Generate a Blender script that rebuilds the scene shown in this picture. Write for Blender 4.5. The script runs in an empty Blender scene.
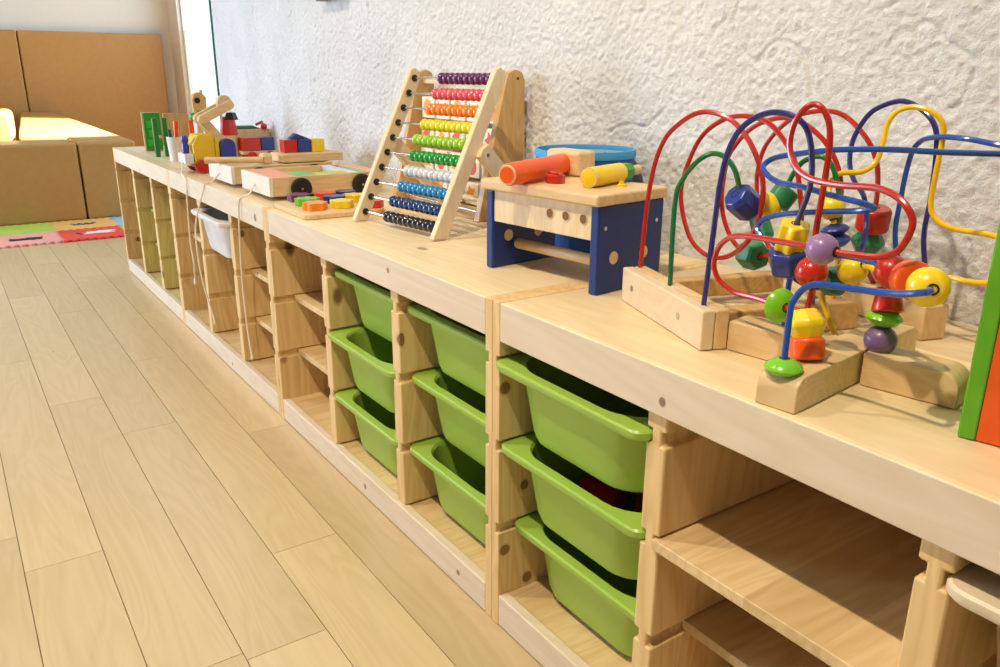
import bpy, bmesh, math, random
import numpy as np
from mathutils import Vector, Matrix
random.seed(7)
SC = bpy.context.scene
COL = SC.collection
PI = math.pi
H = 0.5222            # height of the storage frames' tops
YW = 0.445            # plane of the rough plaster wall
WIRES = {"rear_red": [[2.933, 0.165, 0.55], [2.937, 0.17, 0.672], [2.955, 0.17, 0.734], [2.983, 0.175, 0.764], [3.013, 0.18, 0.776], [3.052, 0.18, 0.769], [3.081, 0.18, 0.748], [3.102, 0.18, 0.718], [3.11, 0.18, 0.688], [3.106, 0.18, 0.654], [3.087, 0.185, 0.624], [3.047, 0.2, 0.6], [3.008, 0.21, 0.595], [2.973, 0.215, 0.612], [2.948, 0.22, 0.657], [2.951, 0.22, 0.694], [2.967, 0.225, 0.738], [2.997, 0.225, 0.762], [3.031, 0.225, 0.771], [3.069, 0.225, 0.766], [3.097, 0.225, 0.746], [3.115, 0.225, 0.723], [3.126, 0.225, 0.692], [3.133, 0.225, 0.655], [3.121, 0.23, 0.624], [3.081, 0.24, 0.604], [3.038, 0.25, 0.599], [3.003, 0.26, 0.614], [2.98, 0.265, 0.652], [2.977, 0.27, 0.706], [2.989, 0.27, 0.731], [3.01, 0.27, 0.752], [3.034, 0.27, 0.764], [3.061, 0.27, 0.769], [3.086, 0.27, 0.765], [3.116, 0.27, 0.748], [3.135, 0.27, 0.728], [3.147, 0.27, 0.704], [3.151, 0.27, 0.676], [3.142, 0.275, 0.639], [3.121, 0.285, 0.603], [3.087, 0.29, 0.583], [3.046, 0.3, 0.591], [3.012, 0.31, 0.625], [2.996, 0.315, 0.669], [2.99, 0.32, 0.697], [2.999, 0.32, 0.73], [3.025, 0.32, 0.759], [3.053, 0.32, 0.773], [3.087, 0.32, 0.777], [3.11, 0.325, 0.77], [3.138, 0.325, 0.748], [3.152, 0.33, 0.723], [3.156, 0.335, 0.692], [3.154, 0.34, 0.656], [3.148, 0.345, 0.621], [3.144, 0.35, 0.594], [3.15, 0.385, 0.55]], "rear_green": [[3.024, 0.13, 0.55], [3.022, 0.13, 0.668], [3.027, 0.135, 0.699], [3.044, 0.14, 0.722], [3.056, 0.15, 0.731], [3.071, 0.155, 0.728], [3.083, 0.16, 0.714], [3.085, 0.17, 0.691], [3.087, 0.18, 0.674], [3.096, 0.21, 0.67], [3.104, 0.225, 0.682], [3.108, 0.23, 0.702], [3.118, 0.235, 0.722], [3.136, 0.24, 0.73], [3.149, 0.245, 0.722], [3.158, 0.25, 0.698], [3.153, 0.27, 0.662], [3.125, 0.32, 0.609], [3.085, 0.405, 0.55]], "rear_purple": [[3.11, 0.094, 0.55], [3.117, 0.094, 0.673], [3.119, 0.094, 0.705], [3.125, 0.094, 0.738], [3.136, 0.095, 0.762], [3.152, 0.1, 0.777], [3.171, 0.105, 0.783], [3.192, 0.11, 0.779], [3.204, 0.115, 0.767], [3.209, 0.12, 0.743], [3.208, 0.125, 0.713], [3.197, 0.13, 0.681], [3.187, 0.135, 0.656], [3.182, 0.14, 0.627], [3.186, 0.16, 0.603], [3.197, 0.2, 0.594], [3.193, 0.25, 0.612], [3.179, 0.285, 0.647], [3.162, 0.3, 0.681], [3.14, 0.31, 0.698], [3.128, 0.315, 0.716], [3.124, 0.32, 0.741], [3.13, 0.325, 0.764], [3.142, 0.33, 0.781], [3.168, 0.335, 0.791], [3.192, 0.335, 0.784], [3.212, 0.335, 0.767], [3.217, 0.34, 0.739], [3.217, 0.345, 0.684], [3.215, 0.35, 0.631], [3.235, 0.353, 0.55]], "rear_blue": [[3.205, 0.363, 0.55], [3.178, 0.355, 0.624], [3.179, 0.35, 0.685], [3.185, 0.345, 0.728], [3.198, 0.335, 0.746], [3.222, 0.32, 0.754], [3.26, 0.305, 0.756], [3.295, 0.305, 0.752], [3.314, 0.3, 0.749], [3.32, 0.29, 0.745], [3.312, 0.28, 0.745], [3.278, 0.235, 0.746], [3.236, 0.205, 0.747], [3.191, 0.19, 0.744], [3.178, 0.185, 0.742], [3.141, 0.175, 0.735], [3.126, 0.165, 0.729], [3.126, 0.155, 0.72], [3.151, 0.145, 0.71], [3.188, 0.14, 0.708], [3.229, 0.14, 0.703], [3.25, 0.14, 0.701], [3.262, 0.145, 0.698], [3.265, 0.15, 0.695], [3.256, 0.155, 0.692], [3.237, 0.158, 0.688], [3.189, 0.16, 0.68], [3.151, 0.16, 0.672], [3.132, 0.158, 0.664], [3.127, 0.154, 0.654], [3.138, 0.15, 0.647], [3.156, 0.15, 0.642], [3.163, 0.18, 0.618], [3.161, 0.22, 0.586], [3.142, 0.255, 0.54]], "rear_yellow": [[3.13, 0.3, 0.54], [3.163, 0.27, 0.579], [3.165, 0.25, 0.636], [3.154, 0.25, 0.673], [3.144, 0.255, 0.69], [3.142, 0.26, 0.702], [3.151, 0.265, 0.711], [3.17, 0.275, 0.714], [3.179, 0.285, 0.725], [3.181, 0.29, 0.746], [3.18, 0.295, 0.767], [3.187, 0.3, 0.781], [3.202, 0.305, 0.786], [3.219, 0.31, 0.782], [3.231, 0.315, 0.771], [3.233, 0.318, 0.754], [3.231, 0.32, 0.715], [3.231, 0.32, 0.682], [3.238, 0.32, 0.667], [3.256, 0.318, 0.659], [3.282, 0.315, 0.658], [3.303, 0.315, 0.658], [3.321, 0.315, 0.652], [3.329, 0.315, 0.633], [3.323, 0.315, 0.614], [3.306, 0.315, 0.606], [3.286, 0.315, 0.604], [3.264, 0.32, 0.603], [3.242, 0.33, 0.594], [3.225, 0.356, 0.55]], "front_blue": [[3.276, 0.02, 0.545], [3.276, 0.02, 0.61], [3.277, 0.022, 0.624], [3.284, 0.027, 0.637], [3.296, 0.03, 0.642], [3.313, 0.033, 0.643], [3.35, 0.034, 0.646], [3.372, 0.032, 0.65], [3.385, 0.031, 0.654], [3.388, 0.036, 0.655], [3.384, 0.046, 0.654], [3.374, 0.062, 0.652], [3.345, 0.09, 0.648], [3.309, 0.118, 0.645], [3.287, 0.13, 0.647], [3.265, 0.135, 0.647], [3.242, 0.14, 0.645], [3.209, 0.16, 0.634], [3.173, 0.175, 0.618], [3.166, 0.17, 0.6], [3.19, 0.135, 0.545]], "front_red": [[3.212, 0.128, 0.545], [3.227, 0.122, 0.602], [3.226, 0.12, 0.619], [3.226, 0.118, 0.667], [3.23, 0.115, 0.71], [3.233, 0.112, 0.75], [3.231, 0.11, 0.774], [3.224, 0.107, 0.788], [3.215, 0.105, 0.792], [3.207, 0.102, 0.787], [3.199, 0.1, 0.773], [3.198, 0.098, 0.755], [3.205, 0.095, 0.74], [3.218, 0.09, 0.73], [3.239, 0.085, 0.724], [3.27, 0.08, 0.723], [3.308, 0.075, 0.725], [3.328, 0.072, 0.721], [3.341, 0.07, 0.713], [3.348, 0.07, 0.702], [3.346, 0.07, 0.688], [3.338, 0.07, 0.674], [3.324, 0.07, 0.667], [3.303, 0.07, 0.665], [3.286, 0.07, 0.664], [3.267, 0.07, 0.664], [3.247, 0.07, 0.664], [3.208, 0.075, 0.662], [3.174, 0.08, 0.66], [3.148, 0.085, 0.654], [3.129, 0.09, 0.64], [3.122, 0.092, 0.619], [3.13, 0.094, 0.602], [3.15, 0.096, 0.593], [3.184, 0.092, 0.594], [3.218, 0.085, 0.595], [3.245, 0.075, 0.598], [3.257, 0.072, 0.594], [3.268, 0.067, 0.56], [3.268, 0.067, 0.545]], "front_yellow": [[3.291, 0.152, 0.545], [3.291, 0.152, 0.57], [3.29, 0.154, 0.589], [3.29, 0.156, 0.609], [3.278, 0.165, 0.624], [3.263, 0.17, 0.631], [3.249, 0.175, 0.63], [3.231, 0.18, 0.621], [3.214, 0.18, 0.607], [3.202, 0.18, 0.588], [3.2305, 0.175, 0.545]]}
BEADS = [["rear_green", "octagon", "navy_blue", [3.0863, 0.1775, 0.6757], [0.199, 0.788, -0.583], 0.0188, 0.0177], ["rear_green", "ball", "yellow", [3.096, 0.21, 0.67], [0.348, 0.923, 0.163], 0.0167, 0.0155], ["rear_green", "round_cylinder", "green", [3.1036, 0.2243, 0.6809], [0.296, 0.492, 0.819], 0.0155, 0.0119], ["rear_purple", "flower", "yellow", [3.187, 0.135, 0.656], [-0.282, 0.144, -0.949], 0.0169, 0.0159], ["rear_purple", "hexagon", "navy_blue", [3.1821, 0.1392, 0.6289], [-0.043, 0.342, -0.939], 0.0205, 0.014], ["rear_red", "hexagon", "green", [3.0529, 0.2464, 0.5987], [-0.971, 0.232, -0.053], 0.0193, 0.0154], ["rear_red", "round_cylinder", "green", [3.0139, 0.3094, 0.6222], [-0.539, 0.16, 0.827], 0.0136, 0.0163], ["rear_red", "ball", "yellow", [3.0487, 0.2993, 0.5896], [-0.866, 0.232, 0.442], 0.012, 0.0106], ["rear_red", "round_cylinder", "red", [3.1533, 0.3407, 0.6509], [-0.137, 0.136, -0.981], 0.0197, 0.0148], ["rear_red", "bicone", "green", [3.148, 0.345, 0.621], [-0.191, 0.103, -0.976], 0.02, 0.015], ["rear_yellow", "ball", "yellow", [3.154, 0.25, 0.673], [-0.408, 0.129, 0.904], 0.0151, 0.0151], ["rear_yellow", "lens", "navy_blue", [3.1628, 0.2484, 0.6486], [-0.214, -0.089, 0.973], 0.0163, 0.007], ["rear_yellow", "lens", "navy_blue", [3.165, 0.25, 0.636], [-0.127, -0.191, 0.973], 0.0163, 0.0082], ["front_blue", "disc_lens", "lime", [3.276, 0.02, 0.5598], [-0.001, -0.002, 1.0], 0.0177, 0.0088], ["front_blue", "ball", "yellow", [3.374, 0.062, 0.652], [-0.652, 0.751, -0.105], 0.017, 0.0157], ["front_blue", "round_cylinder", "orange", [3.345, 0.09, 0.648], [-0.755, 0.65, -0.086], 0.0175, 0.0088], ["front_blue", "ball", "red", [3.3112, 0.1165, 0.6451], [-0.816, 0.578, -0.02], 0.0158, 0.0149], ["front_red", "ball", "red", [3.2259, 0.1196, 0.6273], [-0.028, -0.046, 0.999], 0.0163, 0.0163], ["front_red", "ball", "lilac", [3.267, 0.07, 0.664], [-1.0, -0.017, 0.01], 0.0149, 0.0149], ["front_red", "lens", "lime", [3.218, 0.085, 0.595], [0.958, -0.278, 0.074], 0.0183, 0.0102], ["front_red", "bicone", "yellow", [3.2596, 0.071, 0.5884], [0.378, -0.15, -0.913], 0.0194, 0.0146], ["front_red", "round_cylinder", "orange", [3.2664, 0.0678, 0.5666], [0.251, -0.119, -0.961], 0.0165, 0.0107], ["front_yellow", "ball", "violet", [3.2911, 0.1519, 0.5667], [-0.017, 0.03, 0.999], 0.016, 0.015], ["front_yellow", "lens", "lime", [3.29, 0.154, 0.589], [0.009, 0.087, 0.996], 0.0179, 0.009], ["front_yellow", "cone", "red", [3.2904, 0.1556, 0.6077], [-0.243, 0.261, 0.934], 0.0148, 0.0129], ["front_yellow", "ellipsoid", "yellow", [3.2336, 0.1795, 0.6226], [-0.845, 0.154, -0.511], 0.0148, 0.0169], ["front_yellow", "bicone", "dark_green", [3.214, 0.18, 0.607], [-0.741, -0.0, -0.672], 0.0173, 0.0141]]
# ------------------------------------------------------------------ materials
def new_mat(name):
    m = bpy.data.materials.new(name); m.use_nodes = True
    nt = m.node_tree; b = nt.nodes['Principled BSDF']
    return m, nt, b
def N(nt, t, **kw):
    n = nt.nodes.new(t)
    for k, v in kw.items():
        if k.startswith('i_'): n.inputs[k[2:].replace('_', ' ')].default_value = v
        else: setattr(n, k, v)
    return n
def ramp(nt, stops, interp='LINEAR'):
    r = nt.nodes.new('ShaderNodeValToRGB'); e = r.color_ramp.elements
    r.color_ramp.interpolation = interp
    while len(e) < len(stops): e.new(0.5)
    for i, (p, c) in enumerate(stops):
        e[i].position = p; e[i].color = (c[0], c[1], c[2], 1)
    return r
def mixc(nt, fac, a, b, mode='MIX'):
    n = nt.nodes.new('ShaderNodeMix'); n.data_type = 'RGBA'; n.blend_type = mode
    for sock, v in ((n.inputs[0], fac), (n.inputs[6], a), (n.inputs[7], b)):
        if hasattr(v, 'links'): nt.links.new(v, sock)
        elif isinstance(v, (tuple, list)): sock.default_value = (v[0], v[1], v[2], 1)
        else: sock.default_value = v
    return n.outputs[2]
def srgb(r, g, b):
    f = lambda c: (c/255/12.92 if c/255 <= .04045 else ((c/255+.055)/1.055)**2.4)
    return (f(r), f(g), f(b))
def paint(name, col, rough=.35, var=.06, coat=0.0, metallic=0.0, bump=0.02):
    m, nt, b = new_mat(name); L = nt.links.new
    tc = N(nt, 'ShaderNodeTexCoord')
    n = N(nt, 'ShaderNodeTexNoise', i_Scale=30.0, i_Detail=3.0); L(tc.outputs['Object'], n.inputs['Vector'])
    r = ramp(nt, [(.3, tuple(c*(1-var) for c in col)), (.7, tuple(min(1, c*(1+var)) for c in col))])
    L(n.outputs['Fac'], r.inputs['Fac']); L(r.outputs['Color'], b.inputs['Base Color'])
    b.inputs['Roughness'].default_value = rough; b.inputs['Metallic'].default_value = metallic
    b.inputs['Coat Weight'].default_value = coat; b.inputs['Coat Roughness'].default_value = .08
    if bump:
        bp = N(nt, 'ShaderNodeBump', i_Strength=bump, i_Distance=.002)
        n2 = N(nt, 'ShaderNodeTexNoise', i_Scale=220.0); L(tc.outputs['Object'], n2.inputs['Vector'])
        L(n2.outputs['Fac'], bp.inputs['Height']); L(bp.outputs['Normal'], b.inputs['Normal'])
    return m
def wood(name, axis, light, dark, rough=.5, fine=1.0, knots=0.0, knotcol=(.15, .058, .018), staves=0.0, island=False, contrast=1.0, bump=.08, stave_axis=1, spots=()):
    """grain runs along the given axis (0, 1, 2) of the object's own space"""
    m, nt, b = new_mat(name); L = nt.links.new
    tc = N(nt, 'ShaderNodeTexCoord'); info = N(nt, 'ShaderNodeObjectInfo')
    off = N(nt, 'ShaderNodeVectorMath', operation='SCALE'); off.inputs[0].default_value = (7.3, 11.1, 5.7)
    if island:
        g = N(nt, 'ShaderNodeNewGeometry'); L(g.outputs['Random Per Island'], off.inputs['Scale'])
    else: L(info.outputs['Random'], off.inputs['Scale'])
    add = N(nt, 'ShaderNodeVectorMath', operation='ADD'); L(tc.outputs['Object'], add.inputs[0]); L(off.outputs[0], add.inputs[1])
    def mp(al, ac):
        q = N(nt, 'ShaderNodeMapping'); s = [ac]*3; s[axis] = al
        q.inputs['Scale'].default_value = s; L(add.outputs[0], q.inputs['Vector']); return q.outputs[0]
    n1 = N(nt, 'ShaderNodeTexNoise', i_Scale=1.0, i_Detail=5.0, i_Roughness=.65, i_Distortion=.4); L(mp(3*fine, 70*fine), n1.inputs['Vector'])
    n2 = N(nt, 'ShaderNodeTexNoise', i_Scale=1.0, i_Detail=2.0, i_Distortion=.8); L(mp(1.6*fine, 11*fine), n2.inputs['Vector'])
    # growth rings: contour bands of a slow noise field
    sc = N(nt, 'ShaderNodeMath', operation='MULTIPLY'); sc.inputs[1].default_value = 9.0; L(n2.outputs['Fac'], sc.inputs[0])
    sn = N(nt, 'ShaderNodeMath', operation='PINGPONG'); sn.inputs[1].default_value = 0.5; L(sc.outputs[0], sn.inputs[0])
    a1 = N(nt, 'ShaderNodeMath', operation='MULTIPLY_ADD'); a1.inputs[1].default_value = .7*contrast; L(sn.outputs[0], a1.inputs[0])
    a0 = N(nt, 'ShaderNodeMath', operation='MULTIPLY_ADD'); a0.inputs[1].default_value = .9*contrast; a0.inputs[2].default_value = .5-.65*contrast; L(n1.outputs['Fac'], a0.inputs[0]); L(a0.outputs[0], a1.inputs[2])
    r = ramp(nt, [(.12, dark), (.62, light)]); L(a1.outputs[0], r.inputs['Fac'])
    col = r.outputs['Color']
    if island:
        hv = N(nt, 'ShaderNodeMapRange'); hv.inputs[3].default_value = .90; hv.inputs[4].default_value = 1.06
        L(g.outputs['Random Per Island'], hv.inputs[0])
        cb = N(nt, 'ShaderNodeCombineColor'); [L(hv.outputs[0], cb.inputs[i]) for i in range(3)]
        col = mixc(nt, 1.0, col, cb.outputs[0], 'MULTIPLY')
    if staves:
        sep = N(nt, 'ShaderNodeSeparateXYZ'); L(add.outputs[0], sep.inputs[0])
        mu = N(nt, 'ShaderNodeMath', operation='MULTIPLY'); mu.inputs[1].default_value = 1/staves; L(sep.outputs[stave_axis], mu.inputs[0])
        fl = N(nt, 'ShaderNodeMath', operation='FLOOR'); L(mu.outputs[0], fl.inputs[0])
        wn = N(nt, 'ShaderNodeTexWhiteNoise', noise_dimensions='1D'); L(fl.outputs[0], wn.inputs['W'])
        rr = ramp(nt, [(0, (.88, .84, .78)), (1, (1.05, 1.05, 1.05))]); L(wn.outputs['Value'], rr.inputs['Fac'])
        col = mixc(nt, 1.0, col, rr.outputs['Color'], 'MULTIPLY')
    if knots:
        v = N(nt, 'ShaderNodeTexVoronoi', i_Scale=1.0, i_Randomness=1.0); L(mp(4.2, 7.5), v.inputs['Vector'])
        kr = ramp(nt, [(0, (1, 1, 1)), (knots*.6, (.85, .85, .85)), (knots, (0, 0, 0))]); L(v.outputs['Distance'], kr.inputs['Fac'])
        col = mixc(nt, kr.outputs['Color'], col, knotcol)
    for (px, py, pz, rx, ry, rz) in spots:      # single branch knots at their own places
        sb = N(nt, 'ShaderNodeVectorMath', operation='SUBTRACT'); L(tc.outputs['Object'], sb.inputs[0]); sb.inputs[1].default_value = (px, py, pz)
        ml = N(nt, 'ShaderNodeVectorMath', operation='MULTIPLY'); L(sb.outputs[0], ml.inputs[0]); ml.inputs[1].default_value = (1/rx, 1/ry, 1/rz)
        ln = N(nt, 'ShaderNodeVectorMath', operation='LENGTH'); L(ml.outputs[0], ln.inputs[0])
        kr = ramp(nt, [(0, (.9, .9, .9)), (.5, (.8, .8, .8)), (.62, (1, 1, 1)), (.72, (.4, .4, .4)), (1, (0, 0, 0))]); L(ln.outputs['Value'], kr.inputs['Fac'])
        col = mixc(nt, kr.outputs['Color'], col, knotcol)
    L(col, b.inputs['Base Color']); b.inputs['Roughness'].default_value = rough
    bp = N(nt, 'ShaderNodeBump', i_Strength=bump, i_Distance=.002); L(n1.outputs['Fac'], bp.inputs['Height']); L(bp.outputs['Normal'], b.inputs['Normal'])
    return m
PL, PD = (.80, .57, .27), (.64, .40, .15)
PINE = [wood('pine_grain_'+'xyz'[a], a, PL, PD, .48, knots=.11, contrast=.9) for a in range(3)]
PINE_TOP = wood('pine_top', 0, (.86, .715, .46), (.76, .58, .325), .40, knots=.075, staves=.071, contrast=.7, knotcol=(.42, .24, .09))
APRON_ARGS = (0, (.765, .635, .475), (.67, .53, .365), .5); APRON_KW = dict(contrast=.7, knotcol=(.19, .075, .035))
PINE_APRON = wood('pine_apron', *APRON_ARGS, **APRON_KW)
PALE_LIT_END = wood('pale_lit_end_wood', 0, (.82, .75, .66), (.74, .65, .54), .5, contrast=.6)  # pale wagon ends, cool daylight on the front faces worked into the wood colour
SHELFW = wood('pine_shelf', 1, (.77, .58, .31), (.60, .40, .175), .5, fine=1.3, contrast=.75, knots=.06, staves=.09, stave_axis=0)
BEECH = [wood('beech_'+'xyz'[a], a, (.78, .57, .31), (.63, .41, .185), .42, fine=1.6, contrast=.8) for a in range(3)]
AMBER = [wood('amber_beech_'+'xyz'[a], a, (.66, .41, .155), (.50, .28, .085), .38, fine=1.4, contrast=.8) for a in range(3)]
MAZEW = [wood('maze_rubberwood_'+'xyz'[a], a, (.74, .53, .27), (.61, .395, .17), .4, fine=1.5, contrast=.8) for a in range(3)]
PALEW = wood('pale_wood', 2, (.83, .66, .42), (.72, .52, .28), .42, fine=1.5, contrast=.7)
FLOORM = wood('oak_plank', 0, (.67, .505, .285), (.575, .42, .21), .30, fine=1.0, island=True, contrast=.7, knots=.022, knotcol=(.12, .07, .04), bump=.03)
RED = paint('red_paint', srgb(192, 34, 12), .28, coat=.3); ORANGE = paint('orange_paint', srgb(238, 88, 10), .32, coat=.15)
YELLOW = paint('yellow_paint', srgb(240, 205, 20), .3, coat=.3); LIME = paint('lime_paint', srgb(120, 195, 30), .28, coat=.3)
GREEN = paint('green_paint', srgb(35, 120, 75), .32, coat=.2); DGREEN = paint('deep_green_paint', srgb(30, 100, 70), .32, coat=.2)
NAVY = paint('navy_paint', srgb(38, 56, 135), .32, coat=.2); LILAC = paint('lilac_paint', srgb(150, 112, 160), .32, coat=.2)
VIOLET = paint('violet_paint', srgb(112, 84, 125), .34, coat=.2); BLUEW = paint('blue_wire_coat', srgb(32, 78, 165), .22, coat=.5, bump=0)
REDW = paint('red_wire_coat', srgb(180, 30, 8), .25, coat=.25, bump=0); GREENW = paint('green_wire_coat', srgb(22, 110, 50), .22, coat=.5, bump=0)
PURPW = paint('purple_wire_coat', srgb(48, 42, 115), .22, coat=.5, bump=0); YELW = paint('yellow_wire_coat', srgb(245, 195, 20), .22, coat=.5, bump=0)
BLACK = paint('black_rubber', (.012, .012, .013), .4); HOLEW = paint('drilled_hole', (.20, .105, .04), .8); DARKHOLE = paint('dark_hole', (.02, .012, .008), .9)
STEEL = paint('steel_rod', (.62, .63, .65), .25, metallic=1.0, bump=0)
WHITEP = paint('white_plastic', srgb(228, 226, 226), .35); CORDM = paint('cream_cord', srgb(238, 226, 204), .8)
BINM = paint('green_plastic', srgb(156, 190, 76), .33, var=.02)
BLUEB = paint('bench_blue', srgb(20, 48, 118), .42); CLOTHB = paint('blue_cloth', srgb(38, 92, 175), .75, bump=.2)
CLOTHL = paint('light_blue_cloth', srgb(70, 160, 215), .7, bump=.2); NETM = paint('pale_net_lining', srgb(165, 195, 222), .8, bump=.3)
GREENB = paint('bright_green_paint', srgb(38, 150, 45), .35); PUZG = paint('leaf_green', srgb(100, 185, 45), .4)
TANL = paint('tan_leatherette', srgb(188, 140, 78), .38, var=.04, bump=.06)
WPAINT = paint('white_wall_paint', srgb(232, 230, 228), .8, var=.01); FRAMEP = paint('window_frame_paint', srgb(226, 220, 216), .5, var=.01)
WCOL = {'red': RED, 'orange': ORANGE, 'yellow': YELLOW, 'lime': LIME, 'green': GREEN, 'dark_green': DGREEN, 'navy_blue': NAVY, 'lilac': LILAC, 'violet': VIOLET}
# ------------------------------------------------------------------ mesh collector
class MB:
    def __init__(s): s.v = []; s.f = []; s.mi = []; s.mats = []
    def _m(s, mat):
        if mat not in s.mats: s.mats.append(mat)
        return s.mats.index(mat)
    def add(s, vs, fs, mat, M=None):
        k = len(s.v); i = s._m(mat)
        for p in vs: s.v.append(tuple(M @ Vector(p)) if M else tuple(p))
        for f in fs: s.f.append(tuple(k+q for q in f)); s.mi.append(i)
        return s
    def box(s, a, b, mat, M=None):
        x0, y0, z0 = a; x1, y1, z1 = b
        return s.add([(x0,y0,z0),(x1,y0,z0),(x1,y1,z0),(x0,y1,z0),(x0,y0,z1),(x1,y0,z1),(x1,y1,z1),(x0,y1,z1)],
                     [(0,3,2,1),(4,5,6,7),(0,1,5,4),(1,2,6,5),(2,3,7,6),(3,0,4,7)], mat, M)
    def prism(s, poly, axis, a, b, mat, M=None):
        """polygon in the plane normal to axis, extruded from a to b; axis 0: (y,z), 1: (x,z), 2: (x,y)"""
        def put(p, t): return {0: (t, p[0], p[1]), 1: (p[0], t, p[1]), 2: (p[0], p[1], t)}[axis]
        n = len(poly); vs = [put(p, a) for p in poly]+[put(p, b) for p in poly]
        fs = [tuple(range(n)), tuple(range(2*n-1, n-1, -1))]+[(i, (i+1) % n+0, (i+1) % n+n, i+n) for i in range(n)]
        return s.add(vs, fs, mat, M)
    def lathe(s, prof, mat, M=None, n=24, closed=False):
        """profile of (radius, height) turned about local z"""
        vs = []; fs = []; k = len(prof)
        for r, z in prof:
            for j in range(n):
                t = 2*PI*j/n; vs.append((max(r, 1e-5)*math.cos(t), max(r, 1e-5)*math.sin(t), z))
        for i in range(k-1 if not closed else k):
            i2 = (i+1) % k
            for j in range(n): fs.append((i*n+j, i*n+(j+1) % n, i2*n+(j+1) % n, i2*n+j))
        if not closed:
            fs.append(tuple(range(n-1, -1, -1))); fs.append(tuple((k-1)*n+j for j in range(n)))
        return s.add(vs, fs, mat, M)
    def cyl(s, p0, p1, r, mat, n=20, r1=None):
        p0 = Vector(p0); p1 = Vector(p1); d = p1-p0
        return s.lathe([(r, 0), (r if r1 is None else r1, d.length)], mat, frame(p0, d), n)
    def tube(s, pts, r, mat, n=10):
        pts = [Vector(p) for p in pts]; vs = []; fs = []; up = None
        for i, p in enumerate(pts):
            t = (pts[min(i+1, len(pts)-1)]-pts[max(i-1, 0)]).normalized()
            if up is None: up = t.orthogonal().normalized()
            up = (up-t*up.dot(t)).normalized(); w = t.cross(up)
            for j in range(n):
                a = 2*PI*j/n; vs.append(tuple(p+up*(r*math.cos(a))+w*(r*math.sin(a))))
        for i in range(len(pts)-1):
            for j in range(n): fs.append((i*n+j, i*n+(j+1) % n, (i+1)*n+(j+1) % n, (i+1)*n+j))
        fs.append(tuple(range(n-1, -1, -1))); fs.append(tuple((len(pts)-1)*n+j for j in range(n)))
        return s.add(vs, fs, mat)
    def ball(s, c, r, mat, sz=1.0, n=20, M=None):
        k = 10; prof = [(r*math.sin(PI*i/k), -r*sz*math.cos(PI*i/k)) for i in range(k+1)]
        return s.lathe(prof, mat, (M or Matrix()) @ Matrix.Translation(c), n)
    def loops(s, ls, mat, cap0=True, cap1=True):
        n = len(ls[0]); vs = [p for l in ls for p in l]; fs = []
        for i in range(len(ls)-1):
            for j in range(n): fs.append((i*n+j, i*n+(j+1) % n, (i+1)*n+(j+1) % n, (i+1)*n+j))
        if cap0: fs.append(tuple(range(n-1, -1, -1)))
        if cap1: fs.append(tuple((len(ls)-1)*n+j for j in range(n)))
        return s.add(vs, fs, mat)
    def mesh(s, name, sharp=32):
        me = bpy.data.meshes.new(name); me.from_pydata(s.v, [], s.f); me.update()
        for m in s.mats: me.materials.append(m)
        me.polygons.foreach_set('material_index', s.mi)
        bm = bmesh.new(); bm.from_mesh(me); bmesh.ops.recalc_face_normals(bm, faces=bm.faces); bm.to_mesh(me); bm.free()
        me.polygons.foreach_set('use_smooth', [True]*len(me.polygons))
        me.set_sharp_from_angle(angle=math.radians(sharp))
        return me
    def build(s, name, parent=None, bevel=0.0, seg=2, loc=None):
        me = s.mesh(name); o = bpy.data.objects.new(name, me); COL.objects.link(o)
        if parent: o.parent = parent
        if loc: o.location = loc
        if bevel:
            b = o.modifiers.new('bevel', 'BEVEL'); b.width = bevel; b.segments = seg; b.limit_method = 'ANGLE'; b.angle_limit = math.radians(40); b.harden_normals = True
        return o
def frame(origin, zdir):
    z = Vector(zdir).normalized(); q = Vector((0, 0, 1)).rotation_difference(z)
    return Matrix.Translation(origin) @ q.to_matrix().to_4x4()
def tag(o, label, cat, group=None, kind=None):
    if label: o['label'] = label
    if cat: o['category'] = cat
    if group: o['group'] = group
    if kind: o['kind'] = kind
    return o
def thing(name, label, cat, loc, rz=0, group=None):
    o = bpy.data.objects.new(name, None); COL.objects.link(o); o.location = loc; o.rotation_euler = (0, 0, rz); o.empty_display_size = .05
    return tag(o, label, cat, group)
def struct(o): o['kind'] = 'structure'; return o
def kids(o): return [c for c in bpy.data.objects if c.parent is o]
def copy_tree(o, parent=None):
    c = o.copy(); COL.objects.link(c)
    if parent: c.parent = parent
    for ch in kids(o): copy_tree(ch, c)
    return c
def rrect(w, l, r, z, cx=0, cy=0, n=7):
    out = []
    for (sx, sy, a0) in ((1, 1, 0), (-1, 1, PI/2), (-1, -1, PI), (1, -1, 1.5*PI)):
        for i in range(n):
            a = a0+PI/2*i/(n-1); out.append((cx+sx*(w/2-r)+r*math.cos(a), cy+sy*(l/2-r)+r*math.sin(a), z))
    return out
def catmull(pts, n=8):
    p = [Vector(q) for q in pts]; p = [2*p[0]-p[1]]+p+[2*p[-1]-p[-2]]; o = []
    for i in range(1, len(p)-2):
        a, b, c, d = p[i-1:i+3]
        for k in range(n):
            t = k/n; o.append(.5*((2*b)+(c-a)*t+(2*a-5*b+4*c-d)*t*t+(3*b-a-3*c+d)*t**3))
    o.append(p[-2]); return o
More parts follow.
